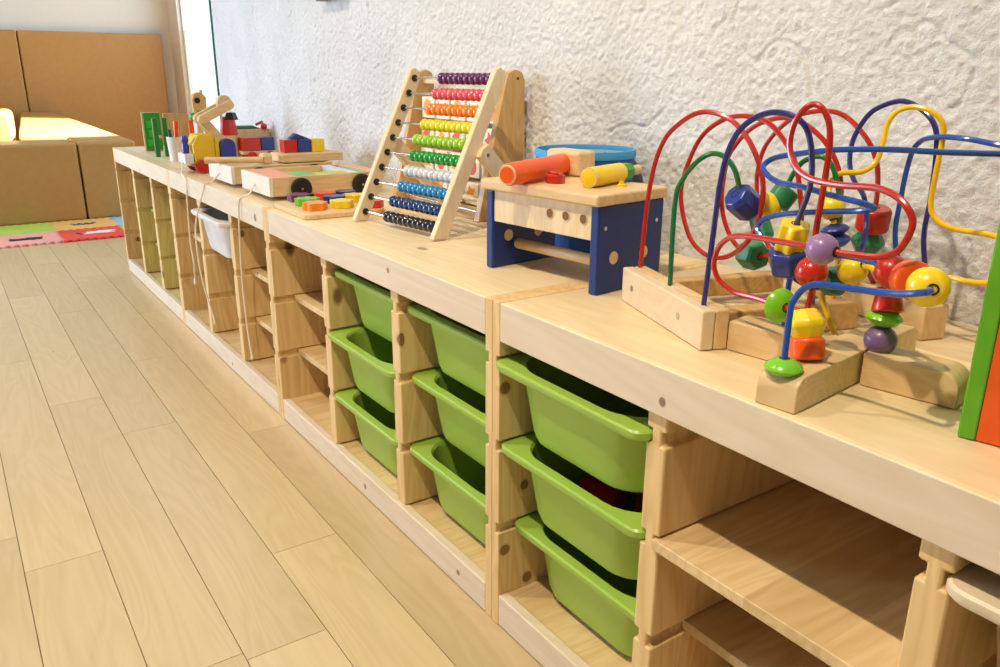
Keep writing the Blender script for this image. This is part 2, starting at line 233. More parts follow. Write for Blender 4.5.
# ------------------------------------------------------------------ setting: floor
XB = -4.2; YS = 1.27
lines = [-0.1015+.1235*k for k in range(-14, 13)]
known = {0: [.72, 1.927], 1: [.03, 1.245, 2.452], 2: [.566, 1.764], 3: [.25, 1.485, 2.68], 4: [1.06, 2.272], 5: [2.135]}
fl = MB()
for k, y1 in enumerate(lines):
    row = 15-k; y0 = y1-.1235     # row 0 lies just in front of the frames' kick boards
    js = known.get(row-0, None)
    rng = random.Random(row*13+5)
    if js is None:
        x = XB+rng.uniform(.2, 1.1); js = []
        while x < 4.3: js.append(x); x += rng.uniform(.75, 1.25)
    else:
        x = js[0]-rng.uniform(.9, 1.2)
        while x > XB+.1: js.insert(0, x); x -= rng.uniform(.8, 1.25)
        x = js[-1]+rng.uniform(.9, 1.2)
        while x < 4.3: js.append(x); x += rng.uniform(.8, 1.25)
    xs = [XB]+sorted(js)+[4.4]
    for a, b in zip(xs, xs[1:]):
        if b-a > .01: fl.box((a+.0006, y0+.0007, -.012), (b-.0006, y1-.0007, 0), FLOORM)
fl.box((XB, lines[0]-.13, -.03), (4.4, lines[-1], -.004), paint('dark_joint', (.22, .13, .06), .8))
struct(fl.build('floor'))
# ------------------------------------------------------------------ setting: rough plaster wall
def vnoise(u, v, seed):
    r = np.random.RandomState(seed); t = r.rand(256, 256)
    iu = np.floor(u).astype(int); iv = np.floor(v).astype(int); fu = u-iu; fv = v-iv
    fu = fu*fu*(3-2*fu); fv = fv*fv*(3-2*fv); iu %= 255; iv %= 255
    return (t[iu, iv]*(1-fu)+t[iu+1, iv]*fu)*(1-fv)+(t[iu, iv+1]*(1-fu)+t[iu+1, iv+1]*fu)*fv
def stucco_height(X, Z):
    wx = (vnoise(X*14, Z*14, 1)-.5)*.05; wz = (vnoise(X*14+40, Z*14+9, 2)-.5)*.05
    h = .14*(vnoise((X+wx)*26, (Z+wz)*26, 3)-.5)+.30*(vnoise((X+wz)*66+7, (Z+wx)*66, 4)-.5)+.72*(vnoise(X*135, Z*135, 5)-.5)+.55*(vnoise(X*230, Z*230, 12)-.5)
    rd = np.abs(vnoise((X+Z*.7+wx*1.5)*20, (Z-X*.45+wz*1.5)*10, 6)-.5)       # worm-like trowel scratches
    h -= np.clip(1-rd/.05, 0, 1)*1.0*np.clip((vnoise(X*11+3, Z*11, 8)-.42)*5, 0, 1)
    return h
m, nt, b = new_mat('rough_plaster'); L = nt.links.new
tc = N(nt, 'ShaderNodeTexCoord'); n = N(nt, 'ShaderNodeTexNoise', i_Scale=6.0, i_Detail=4.0); L(tc.outputs['Object'], n.inputs['Vector'])
r = ramp(nt, [(.35, (.75, .745, .73)), (.65, (.82, .815, .80))]); L(n.outputs['Fac'], r.inputs['Fac']); L(r.outputs['Color'], b.inputs['Base Color'])
b.inputs['Roughness'].default_value = .85
n2 = N(nt, 'ShaderNodeTexNoise', i_Scale=150.0, i_Detail=6.0, i_Roughness=.7); L(tc.outputs['Object'], n2.inputs['Vector'])
bp = N(nt, 'ShaderNodeBump', i_Strength=1.0, i_Distance=.005); L(n2.outputs['Fac'], bp.inputs['Height']); L(bp.outputs['Normal'], b.inputs['Normal'])
PLASTER = m
X0, X1, Z0, Z1 = .048, 4.4, .40, 1.35
nx, nz = 1450, 316
gx = np.linspace(X0, X1, nx); gz = np.linspace(Z0, Z1, nz); GX, GZ = np.meshgrid(gx, gz, indexing='ij')
GY = YW-.0052*stucco_height(GX, GZ)*np.clip((GX-.05)/.06, .15, 1); GY = np.minimum(GY, YW+.004)
wv = np.stack([GX, GY, GZ], -1).reshape(-1, 3)
idx = np.arange(nx*nz).reshape(nx, nz)
quads = np.stack([idx[:-1, :-1], idx[1:, :-1], idx[1:, 1:], idx[:-1, 1:]], -1).reshape(-1, 4)
k = len(wv)
vs = [tuple(q) for q in wv.tolist()]; fs = [tuple(q) for q in quads.tolist()]
def addbox(x0, y0, z0, x1, y1, z1):
    k = len(vs); vs.extend([(x0,y0,z0),(x1,y0,z0),(x1,y1,z0),(x0,y1,z0),(x0,y0,z1),(x1,y0,z1),(x1,y1,z1),(x0,y1,z1)])
    fs.extend([tuple(k+i for i in f) for f in [(0,3,2,1),(4,5,6,7),(0,1,5,4),(1,2,6,5),(2,3,7,6),(3,0,4,7)]])
addbox(X0, YW+.006, 0, X1, YW+.12, 2.7); addbox(X0, YW, 0, X1, YW+.006, Z0); addbox(X0, YW, Z1, X1, YW+.006, 2.7)
me = bpy.data.meshes.new('wall_right'); me.from_pydata(vs, [], fs); me.materials.append(PLASTER)
me.polygons.foreach_set('use_smooth', [i < len(quads) for i in range(len(fs))])
o = bpy.data.objects.new('wall_right', me); COL.objects.link(o); struct(o)
# far walls and the window in the recess
struct(MB().box((XB-.1, -3.0, 0), (XB, YS+.1, 2.7), WPAINT).build('wall_back'))
wm = MB(); wx0, wx1 = -3.88, -.25; zs = 1.155
wm.box((XB, YS, 0), (wx0, YS+.1, 2.7), WPAINT); wm.box((wx0, YS, 0), (wx1, YS+.1, .25), WPAINT); wm.box((wx1, YS, 0), (.3, YS+.1, 2.7), WPAINT); wm.box((wx0, YS, 2.2), (wx1, YS+.1, 2.7), WPAINT)
struct(wm.build('wall_recess'))
g, gnt, gb = new_mat('clear_glass'); tr = gnt.nodes.new('ShaderNodeBsdfTransparent'); tr.inputs[0].default_value = (.95, .985, .975, 1); gl = gnt.nodes.new('ShaderNodeBsdfGlossy'); gl.inputs['Roughness'].default_value = .02
mx = gnt.nodes.new('ShaderNodeMixShader'); mx.inputs[0].default_value = .05; gnt.links.new(tr.outputs[0], mx.inputs[1]); gnt.links.new(gl.outputs[0], mx.inputs[2]); gnt.links.new(mx.outputs[0], gnt.nodes['Material Output'].inputs['Surface'])
tg, tnt, tb = new_mat('teal_glass_edge'); tb.inputs['Base Color'].default_value = (*srgb(60, 140, 132), 1); tb.inputs['Roughness'].default_value = .15
fr, fnt, fb_ = new_mat('frosted_film'); tl = fnt.nodes.new('ShaderNodeBsdfTranslucent'); tl.inputs[0].default_value = (.95, .92, .92, 1); df = fnt.nodes.new('ShaderNodeBsdfDiffuse'); df.inputs[0].default_value = (.85, .83, .83, 1)
fx = fnt.nodes.new('ShaderNodeMixShader'); fx.inputs[0].default_value = .35; fnt.links.new(tl.outputs[0], fx.inputs[1]); fnt.links.new(df.outputs[0], fx.inputs[2]); fnt.links.new(fx.outputs[0], fnt.nodes['Material Output'].inputs['Surface'])
win = bpy.data.objects.new('window_1', None); COL.objects.link(win); win.location = (wx0, YS+.03, .25); struct(win)
f = MB()
for a, b_ in (((0, 0, 0), (.02, .04, 1.95)), ((wx1-wx0-.05, 0, 0), (wx1-wx0, .04, 1.95)), ((.02, 0, 0), (wx1-wx0-.05, .04, .05)), ((.02, 0, 1.9), (wx1-wx0-.05, .04, 1.95))): f.box(a, b_, FRAMEP)
f.build('window_frame', win, .003)
MB().box((.02, .018, .05), (wx1-wx0-.05, .024, 1.9), g).build('pane', win)
MB().box((.02, .005, .05), (wx1-wx0-.05, .012, zs-.25), fr).build('frosted_screen', win, .001)
# end pane of glass that caps the plaster wall
gp = thing('glass_panel', 'clear glass panel with teal edge standing at the far end of the rough white wall', 'glass panel', (.033, 0, 0))
MB().box((-.004, YW+.008, 0), (.006, YS-.002, 2.6), g).build('glass_sheet', gp)
tag(MB().box((.001, YW-.0055, 0), (.008, YW+.008, 2.6), tg).build('polished_edge', gp), 'polished teal edge', None)
# ------------------------------------------------------------------ storage frames
U = .94; GRV = (.435, .306, .170)
def notched(x0, x1, z0, z1, left, right, d=.008, hgt=.0085):
    pl = [(x0, z0), (x1, z0)]
    if right:
        for g_ in reversed(GRV): pl += [(x1, g_-hgt), (x1-d, g_-hgt), (x1-d, g_+hgt), (x1, g_+hgt)]
    pl += [(x1, z1), (x0, z1)]
    if left:
        for g_ in GRV: pl += [(x0, g_+hgt), (x0+d, g_+hgt), (x0+d, g_-hgt), (x0, g_-hgt)]
    return pl
def make_frame():
    t = thing('storage_unit', '', '', (0, 0, 0), 0, 'row of pine storage frames')
    MB().prism(notched(.0005, .018, 0, H, False, True), 1, 0, .44, PINE[2]).build('side_panel', t, .0015)
    MB().prism(notched(.922, .9395, 0, H, True, False), 1, 0, .44, PINE[2]).build('side_panel', t, .0015)
    for x in (.299, .610): MB().prism(notched(x, x+.03, .0552, .466, True, True), 1, .008, .44, PINE[2]).box((x+.001, .019, .4655), (x+.029, .438, .4992), PINE[2]).build('divider', t, .003)
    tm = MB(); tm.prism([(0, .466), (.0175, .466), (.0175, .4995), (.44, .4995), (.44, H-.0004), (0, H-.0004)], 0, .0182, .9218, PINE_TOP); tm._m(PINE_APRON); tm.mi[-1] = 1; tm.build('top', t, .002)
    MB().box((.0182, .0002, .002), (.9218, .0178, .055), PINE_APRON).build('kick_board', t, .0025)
    MB().box((.0182, .018, .034), (.9218, .44, .0525), SHELFW).build('bottom_board', t, .001)
    return t
flabels = ['farthest pine storage frame in the row, with two narrow bays of sunk green bins',
           'second pine storage frame from the far end, holding one white bin',
           'third pine storage frame from the far end, carrying the abacus on top',
           'nearest pine storage frame, with bead mazes on top and a wide open shelf']
F0 = make_frame(); frames = []
for i in range(4):
    t = F0 if i == 0 else copy_tree(F0)
    t.location = (i*U, 0, 0); tag(t, flabels[i], 'storage unit'); frames.append(t)
def respot(o, slot, mat): o.material_slots[slot].link = 'OBJECT'; o.material_slots[slot].material = mat
def part(i, nm, k=0): return sorted([c for c in kids(frames[i]) if c.name.split('.')[0] == nm], key=lambda c: c.data.vertices[0].co.x)[k]
A_ = lambda q: [(x, 0, z, r, .02, r*1.1) for x, z, r in q]
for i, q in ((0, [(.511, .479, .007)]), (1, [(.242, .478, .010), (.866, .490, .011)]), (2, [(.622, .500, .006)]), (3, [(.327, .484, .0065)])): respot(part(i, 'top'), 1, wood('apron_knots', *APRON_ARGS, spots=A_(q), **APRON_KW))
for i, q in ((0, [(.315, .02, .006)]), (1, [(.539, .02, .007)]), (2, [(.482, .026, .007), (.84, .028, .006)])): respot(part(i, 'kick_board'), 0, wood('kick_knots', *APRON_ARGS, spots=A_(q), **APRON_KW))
K3 = dict(knotcol=(.19, .06, .012), knots=.08, contrast=.9)
respot(part(3, 'side_panel'), 0, wood('panel_knots', 2, PL, PD, .48, spots=[(.018, .010, .395, .02, .012, .013), (.018, .047, .231, .02, .010, .011), (.018, .012, .131, .02, .012, .012), (.018, .055, .067, .02, .012, .013)], **K3))
dv = part(2, 'divider', 1); respot(dv, 0, wood('divider_knots', 2, PL, PD, .48, spots=[(.64, .012, .379, .02, .008, .017)], **K3))
dv = part(1, 'divider', 1); respot(dv, 0, wood('divider_knots', 2, PL, PD, .48, spots=[(.64, .03, .412, .02, .012, .012)], **K3))
dv = part(0, 'side_panel', 0); respot(dv, 0, wood('panel_knots', 2, PL, PD, .48, spots=[(.018, .05, .135, .02, .016, .013)], **K3))
# plain front apron face in a paler strip of the same wood belongs to the top; shelf boards slide in the grooves
BAYS = ((.018, .299), (.329, .610), (.640, .922))
def shelf(i, bay, gi, yf):
    x0, x1 = BAYS[bay]; z = GRV[gi]
    MB().box((x0-.0065, yf, z-.0075), (x1+.0065, yf+.36 if yf+.36 < .438 else .438, z+.0065), SHELFW).build('shelf', frames[i], .0015)
for a in ((3, 1, 1, .004), (3, 1, 2, .068), (2, 0, 1, .05), (2, 0, 2, .05), (1, 2, 1, .05), (1, 2, 2, .05), (1, 0, 1, .05)): shelf(*a)
# ------------------------------------------------------------------ bins
def make_bin(mat):
    l = lambda w, d, r, z: rrect(w, d, r, z, 0, .21)
    ls = [l(.20, .332, .045, -.112), l(.226, .354, .05, -.108), l(.238, .364, .056, -.096), l(.258, .386, .058, -.018), l(.263, .391, .052, -.0125), l(.291, .416, .02, -.0125), l(.2955, .42, .02, -.009), l(.2955, .42, .02, -.0025), l(.290, .415, .018, 0),
          l(.258, .388, .062, 0), l(.252, .383, .062, -.004), l(.248, .379, .058, -.012), l(.228, .356, .052, -.098), l(.206, .336, .045, -.107)]
    return MB().loops(ls, mat)
GB = 'green plastic bins'
def put_bin(o, i, bay, gi, yf, label, group):
    x0, x1 = BAYS[bay]; o.location = (i*U+(x0+x1)/2, yf, GRV[gi]+.0045); tag(o, label, 'storage bin', group); return o
bin0 = make_bin(BINM).build('storage_bin', None, 0)
spots = [(3, 0, 0, -0.010, 'top green bin of the nearest green stack, just left of the open shelf'), (3, 0, 1, 0.000, 'middle green bin of the nearest green stack, with toys showing inside'), (3, 0, 2, 0.026, 'bottom green bin of the nearest green stack, above the bottom board'),
         (2, 2, 0, 0.021, 'top green bin of the middle green stack, left of the double panel seam'), (2, 2, 1, 0.026, 'middle green bin of the middle green stack, left of the double panel seam'), (2, 2, 2, 0.017, 'bottom green bin of the middle green stack, left of the double panel seam'),
         (2, 1, 0, 0.022, 'top green bin of the left green stack, beside the empty shelf bay'), (2, 1, 1, 0.000, 'middle green bin of the left green stack, beside the empty shelf bay'), (2, 1, 2, 0.007, 'bottom green bin of the left green stack, beside the empty shelf bay'),
         (0, 2, 1, 0.053, 'middle green bin sunk in the third bay of the farthest frame'), (0, 2, 2, 0.053, 'lower green bin sunk in the third bay of the farthest frame'),
         (0, 1, 1, 0.053, 'middle green bin sunk in the second bay of the farthest frame'), (0, 1, 2, 0.053, 'lower green bin sunk in the second bay of the farthest frame')]
for q, (i, bay, gi, yf, lab) in enumerate(spots):
    put_bin(bin0 if q == 0 else copy_tree(bin0), i, bay, gi, yf, lab, GB)
wb = make_bin(WHITEP).build('storage_bin'); put_bin(wb, 1, 1, 0, -.02, 'white plastic bin hung in the second storage frame', None)
BEIGEP = paint('beige_plastic', srgb(222, 204, 172), .4); wb2 = copy_tree(wb); wb2.material_slots[0].link = 'OBJECT'; wb2.material_slots[0].material = BEIGEP; put_bin(wb2, 3, 2, 0, -.002, 'upper beige-white bin under the top at the right edge of the photo', 'beige plastic bins')
wb3 = copy_tree(wb2); put_bin(wb3, 3, 2, 2, .03, 'lower beige-white bin at the right edge of the photo', 'beige plastic bins')
# blocks lying in the nearest stack's bins
def blk(name, kind, mat, loc, rot, s, label, cat='toy block', group='toy blocks in the green bin'):
    mb = MB()
    if kind == 'cube': mb.box((-s, -s, -s), (s, s, s), mat)
    elif kind == 'arch': mb.prism([(s*1.5*math.cos(PI*i/12), s*1.5*math.sin(PI*i/12)-s*.6) for i in range(13)], 0, -s, s, mat)
    elif kind == 'roll': mb.cyl((0, 0, -s*1.4), (0, 0, s*1.4), s, mat)
    elif kind == 'tri': mb.prism([(-s*1.3, -s*.7), (s*1.3, -s*.7), (0, s*.9)], 0, -s, s, mat)
    o = mb.build(name, None, .002); o.location = loc; o.rotation_euler = rot; return tag(o, label, cat, group)
bx = 3*U+.1585
blk('toy_block', 'arch', RED, (bx-.03, .10, .240), (.1, 0, .4), .03, 'red rounded toy block in the middle bin of the nearest stack')
blk('toy_block', 'roll', YELLOW, (bx-.06, .085, .225), (0, 1.4, .3), .015, 'yellow peg in the middle bin of the nearest stack')
blk('toy_block', 'cube', RED, (bx+.045, .13, .236), (.1, .1, .7), .026, 'red cube block in the middle bin of the nearest stack')
blk('toy_block', 'cube', NAVY, (bx+.062, .075, .226), (0, 0, .2), .018, 'blue cube block in the middle bin of the nearest stack')
blk('toy_block', 'cube', DGREEN, (bx+.005, .20, .235), (0, 0, .2), .026, 'dark green cube block in the middle bin of the nearest stack')
blk('toy_block', 'cube', GREENB, (bx+.048, .21, .375), (.1, .1, .2), .035, 'green cube block in the top bin of the nearest stack')
# ------------------------------------------------------------------ toys
T_ = lambda x, y: (x, y, H)
# --- abacus
ab = thing('abacus', 'wooden counting abacus leaning back, ten coloured rows of beads', 'abacus', T_(2.1545, .0985), math.atan2(.032, .255))
TA = math.radians(26.7); AH = .347
LM = Matrix.Rotation(-TA, 4, 'X')      # local z of the ladder leans back towards the wall
def apt(u, s, w=0): return LM @ Vector((u, w, s))
wd = .270
for u in (0, wd):
    mb = MB(); pr = [(-.004, .0025), (.026, .0137), (.028, AH-.012), (.020, AH), (.006, AH+.002), (-.002, AH-.006)]
    mb.prism(pr, 0, u-.007, u+.007, PALEW, LM); mb.build('post', ab, .0025)
    sg = 1 if u else -1
    mb = MB(); p0 = Vector((u+sg*.0135, .118, .152)); p1 = Vector((u+sg*.0135, .255, .018))
    d = (p1-p0).normalized(); nn = Vector((0, -d.z, d.y))
    pl = [p0-d*.012+nn*.016, p0-d*.016, p0-d*.012-nn*.016, p1-nn*.013, p1+nn*.013]
    mb.prism([(q.y, q.z) for q in pl], 0, u+sg*.0065, u+sg*.021, PALEW); mb.cyl((u+sg*.0205, .118, .152), (u+sg*.0225, .118, .152), .004, STEEL)
    mb.build('support_leg', ab, .003)
MB().cyl((-.01, .225, .042), (wd+.01, .225, .042), .006, PALEW).build('cross_bar', ab)
rows = [('purple', srgb(96, 34, 92), 0), ('pink', srgb(222, 92, 104), 1), ('orange', srgb(238, 130, 20), 2), ('yellow', srgb(232, 212, 30), 3), ('lime', srgb(150, 200, 30), 4), ('green', srgb(20, 148, 40), 5), ('white', srgb(206, 210, 222), 6), ('sky blue', srgb(30, 130, 190), 7), ('dark blue', srgb(24, 62, 118), 8), ('black', (.012, .013, .016), 9)]
bgap = .0166
starts = [.0955, .0955, .0955, .0945, .087, .0955, .0955, .094, .084, .0835]
for nm, c, k in rows:
    s = (.815-.5222)/math.cos(TA)*(1-k/9)+(.548-.5222)/math.cos(TA)*(k/9)
    rod = MB().tube([apt(.006, s, .012), apt(wd-.006, s, .012)], .0022, STEEL, 8).build('rod', ab)
    for u in (.0075, wd-.0075): MB().cyl(apt(u-.002, s, .012), apt(u+.002, s, .012), .007, BLACK, 14).build('grommet', ab)
    bm_ = MB(); k_ = 8; pr = [(.003, -.0079)]+[(.003+.0088*math.sin(PI*i/k_)**.75, -.0079*math.cos(PI*i/k_)) for i in range(1, k_)]+[(.003, .0079)]
    bm_.lathe(pr, paint('bead_'+nm.replace(' ', '_'), c, .2, coat=.6, bump=0), Matrix.Rotation(PI/2, 4, 'Y'), 18)
    me = bm_.mesh('bead')
    for j in range(10):
        u = starts[k]+j*bgap
        o = bpy.data.objects.new('bead', me); COL.objects.link(o); o.parent = ab; o.location = apt(u+.008, s, .012); o['label'] = nm+' bead'
# --- rotating picture block stand behind the abacus
tw = thing('picture_block_stand', 'tall wooden stand with rows of turning picture blocks behind the abacus', 'toy', T_(1.905, .28), 0)
for x in (0, .375):
    pr = [(.035, 0), (.15, 0), (.15, .285), (.143, .300), (.128, .306), (.112, .300), (.104, .286)]
    MB().prism(pr, 0, x, x+.018, AMBER[2]).cyl((x+.0181, .132, .288), (x+.0189, .132, .288), .003, BLACK, 10).build('side_panel', tw, .004)
MB().box((.018, .095, .0), (.375, .149, .012), AMBER[0]).build('base_board', tw, .002)
MB().box((.018, .118, .274), (.375, .130, .290), BEECH[0]).build('top_rail', tw, .002)
MB().cyl((.018, .06, .014), (.375, .06, .014), .004, STEEL, 12).build('front_rod', tw)
CREAM = paint('cream_block', srgb(236, 222, 196), .5); PRED = paint('print_red', srgb(215, 70, 30), .5); POR = paint('print_orange', srgb(238, 150, 40), .5)
for k in range(4):
    z = .040+.060*k; y = .104+.003*k
    MB().cyl((.018, y+.018, z), (.375, y+.018, z), .003, STEEL, 8).build('rod', tw)
    for j in range(5):
        mb = MB(); x0 = .030+.068*j; mb.box((x0, y-.006, z-.025), (x0+.06, y+.042, z+.025), CREAM)
        ob = mb.build('picture_block', tw, .003)
        q = MB(); cx = x0+.03; m_ = (PRED, POR)[(j+k) % 2]; yy = y-.0066; sh = (j*2+k*3) % 4
        if sh == 0: q.prism([(cx-.02, z-.017), (cx+.02, z-.017), (cx, z+.018)], 1, yy, yy+.0006, m_)
        elif sh == 1: q.prism([(cx+.019*math.cos(a*PI/8), z+.019*math.sin(a*PI/8)) for a in range(16)], 1, yy, yy+.0006, m_)
        elif sh == 2: q.prism([(cx+(.02 if a % 2 else .011)*math.cos(a*PI/5), z+(.02 if a % 2 else .011)*math.sin(a*PI/5)) for a in range(10)], 1, yy, yy+.0006, m_)
        else: q.prism([(cx-.018, z-.012), (cx+.02, z-.016), (cx+.016, z+.014), (cx-.004, z+.004), (cx-.02, z+.016)], 1, yy, yy+.0006, m_)
        q.build('picture', ob)
# --- toy workbench
bt = math.radians(7)
bench = thing('toy_workbench', 'small toy workbench with blue side panels and a wooden top', 'toy workbench', T_(2.648, .103), bt)
BW, BD = .2375, .142
for x in (0, BW-.016):
    pl = [(0, 0), (BD, 0), (BD, .124), (0, .124)]
    mb = MB().box((x, 0, 0), (x+.016, BD, .125), BLUEB); mb.build('side_panel', bench, .003)
    for (yy, zz) in ((.034, .050), (.100, .050)): MB().cyl((x-.0006, yy, zz), (x+.0166, yy, zz), .0092, BEECH[0], 20).build('dowel_end', bench)
    for yy in (.014, .126): MB().cyl((x+.0155 if x else -.0006, yy, .094), (x+.0166 if x else .0004, yy, .094), .003, STEEL, 10).build('screw', bench)
mb = MB().box((-.006, -.008, .125), (BW+.004, BD+.003, .1415), BEECH[0]); mb.build('top', bench, .004, 3)
mb = MB().box((.0165, .003, .076), (BW-.0165, .017, .124), PALEW)
for xx in (.140, .172, .206): mb.cyl((xx, .0022, .104), (xx, .0032, .104), .0068, HOLEW, 18); mb.lathe([(.0066, -.0005), (.0082, -.0005), (.0082, .0005), (.0066, .0005)], BEECH[0], frame((xx, .0024, .104), (0, 1, 0)), 18, True)
mb.build('front_board', bench, .0015)
MB().box((.0165, BD-.02, .076), (BW-.0165, BD-.006, .124), PALEW).build('rear_board', bench, .0015)
MB().cyl((.014, .055, .034), (BW-.014, .055, .034), .0085, BEECH[0]).build('stretcher_dowel', bench)
bo = Matrix.Translation(T_(2.648, .103)) @ Matrix.Rotation(bt, 4, 'Z')
BZ = H+.1415
# mallet lying on the bench
he = Vector((2.7500, .072, BZ+.0167)); hs = Vector((2.680, .236, BZ+.0185))
mal = thing('toy_mallet', 'toy mallet with an orange handle and wooden block head on the workbench', 'toy mallet', (2.67, .24, BZ))
d = (he-hs); MB().lathe([(.012, 0), (.0165, .004), (.0165, d.length-.006), (.0145, d.length-.001)], ORANGE, frame(hs-mal.location, d)).lathe([(.0145, d.length-.001), (.0135, d.length+.0012), (.0125, d.length+.0012)], BEECH[0], frame(hs-mal.location, d)).lathe([(.0122, d.length-.0005), (.0118, d.length+.0016)], ORANGE, frame(hs-mal.location, d)).build('handle', mal)
Mh = Matrix.Translation(Vector((2.672, .246, BZ))-mal.location) @ Matrix.Rotation(.10, 4, 'Z')
MB().box((-.030, -.021, 0.0005), (.046, .019, .040), BEECH[0], Mh).build('head', mal, .006, 3)
# screwdriver with yellow handle, green collar
ys = Vector((2.822, .163, BZ+.0145)); ye = Vector((2.786, .278, BZ+.0145)); sd = thing('toy_screwdriver', 'toy screwdriver with yellow handle and green collar on the workbench', 'toy screwdriver', (ys.x, ys.y, BZ))
dd = ye-ys; Ld = dd.length; Fm = frame(ys-sd.location, dd)
MB().lathe([(.0135, .0), (.0145, .002), (.0145, Ld*.72), (.012, Ld*.73)], YELLOW, Fm).lathe([(.0118, -.0008), (.0135, .0002)], YELLOW, Fm).build('handle', sd)
MB().lathe([(.0118, -.0004), (.0142, -.0004), (.0142, .0016), (.0118, .0016)], BEECH[0], Fm, 24, True).build('handle_ring', sd)
MB().lathe([(.011, Ld*.735), (.0132, Ld*.745), (.0132, Ld*.93), (.011, Ld*.94)], GREENB, Fm, 8).build('collar', sd)
MB().lathe([(.007, Ld*.94), (.0075, Ld*1.2), (.004, Ld*1.24)], BEECH[2], Fm, 14).build('shank', sd)
kp = bo @ Vector((.205, .085, .1415))
tag(MB().lathe([(.0065, 0), (.0065, .003), (.004, .004), (.004, .008)], YELLOW, Matrix.Translation((2.835, .215, BZ)), 14).build('toy_peg'), 'short yellow peg on the workbench beside the screwdriver', 'toy peg')
o = MB().box((-.018, -.012, 0), (.018, .012, .014), BEECH[0]).build('toy_block', None, .002); o.location = (2.575, .215, BZ+.0003); o.location = (2.672, .196, BZ+.0003); o.location = (2.640, .226, BZ+.0003); o.rotation_euler = (0, 0, .2); tag(o, 'small pale wooden block on the workbench left of the mallet head', 'toy block')
nut = thing('toy_wing_nut', 'small red toy wing nut lying in front of the orange mallet handle', 'toy nut', (2.735, .158, BZ))
nut.location = (2.752, .158, BZ)
MB().lathe([(.0135, .0), (.015, .002), (.015, .011), (.012, .013)], RED, None, 8).build('nut', nut)
MB().prism([(-.016, .012), (-.012, .0165), (0, .0145), (.012, .0165), (.016, .012), (0, .011)], 1, -.004, .004, RED).build('wing', nut, .001)
# --- blue cloth bucket behind the bench
bk = thing('cloth_bucket', 'round blue cloth bucket with light blue rim standing behind the workbench', 'bucket', T_(2.600, .3435), 0)
RB = .0865; HB = .170
MB().lathe([(RB*.93, 0), (RB*.94, .004), (RB*.97, HB*.5), (RB, HB), (RB-.003, HB), (RB*.97-.003, HB*.5), (RB*.93-.003, .006), (.001, .006), (.001, 0)], CLOTHB, None, 48, True).build('body', bk)
MB().lathe([(RB+.0015, HB-.010), (RB+.0028, HB-.004), (RB+.001, HB+.003), (RB-.003, HB+.003), (RB-.0042, HB-.002), (RB-.004, HB-.006), (RB-.0025, HB-.009)], CLOTHL, None, 48, True).build('rim', bk)
lin = MB().lathe([(RB-.0045, HB-.005), (RB*.97-.0045, HB*.5), (RB*.93-.0045, .008)], NETM, None, 48)
lin.f = [q for q in lin.f if len(q) == 4]; lin.mi = lin.mi[:len(lin.f)]
for j in range(16):
    a = 2*PI*j/16; lin.tube([((RB-.0055)*math.cos(a), (RB-.0055)*math.sin(a), HB-.008), ((RB*.93-.005)*math.cos(a), (RB*.93-.005)*math.sin(a), .01)], .0012, CLOTHL, 6)
lin.build('net_lining', bk)
# --- bead mazes
def bead_mesh(kind, r, h, mat):
    mb = MB()
    def facet(prof, n): mb.lathe(prof, mat, None, n)
    if kind == 'ball': k = 12; mb.lathe([(r*math.sin(PI*i/k), -h*math.cos(PI*i/k)) for i in range(1, k)], mat, None, 28)
    elif kind == 'ellipsoid': k = 12; mb.lathe([(r*math.sin(PI*i/k), -h*math.cos(PI*i/k)) for i in range(1, k)], mat, None, 28)
    elif kind in ('lens', 'disc_lens'): mb.lathe([(r*.25, -h), (r*.62, -h*.8), (r*.93, -h*.25), (r, 0), (r*.93, h*.25), (r*.62, h*.8), (r*.25, h)], mat, None, 32)
    elif kind == 'round_cylinder': mb.lathe([(r*.2, -h), (r*.88, -h), (r, -h*.8), (r, h*.8), (r*.88, h), (r*.2, h)], mat, None, 28)
    elif kind == 'cone': mb.lathe([(r*.2, -h), (r, -h), (r, -h*.7), (r*.75, h*.9), (r*.6, h), (r*.2, h)], mat, None, 28)
    elif kind == 'hexagon': mb.lathe([(r*.25, -h), (r*.82, -h), (r, -h*.72), (r, h*.72), (r*.82, h), (r*.25, h)], mat, None, 6)
    elif kind == 'octagon': mb.lathe([(r*.25, -h), (r*.8, -h), (r, -h*.7), (r, h*.7), (r*.8, h), (r*.25, h)], mat, None, 8)
    elif kind == 'bicone': mb.lathe([(r*.3, -h), (r*.62, -h), (r, -h*.15), (r, h*.15), (r*.62, h), (r*.3, h)], mat, None, 8)
    elif kind == 'flower':
        n = 36; ring = [(r*(.87+.13*math.cos(6*2*PI*i/n))) for i in range(n)]
        ls = [[(q*s*math.cos(2*PI*i/n), q*s*math.sin(2*PI*i/n), z) for i, q in enumerate(ring)] for s, z in ((.3, -h), (.93, -h), (1, -h*.88), (1, h*.88), (.93, h), (.3, h))]
        mb.loops(ls, mat)
    return mb
WM = {'rear_red': REDW, 'rear_green': GREENW, 'rear_purple': PURPW, 'rear_blue': BLUEW, 'rear_yellow': YELW, 'front_blue': BLUEW, 'front_red': REDW, 'front_yellow': YELW}
def round_beam(mb, L_, w, h, mat, M, rnd=.016, ends=(True, True)):
    """beam along local x with its upper end edges rounded"""
    pl = [(0, 0), (L_, 0)]
    if ends[1]: pl += [(L_-rnd+rnd*math.cos(a*PI/12), h-rnd+rnd*math.sin(a*PI/12)) for a in range(7)]
    else: pl += [(L_, h)]
    if ends[0]: pl += [(rnd-rnd*math.sin(a*PI/12), h-rnd+rnd*math.cos(a*PI/12)) for a in range(7)]
    else: pl += [(0, h)]
    mb.prism(pl, 1, -w/2, w/2, mat, M)
PALEMZ = wood('pale_maze_wood', 0, (.78, .61, .40), (.69, .51, .30), .42, fine=1.5, contrast=.7)
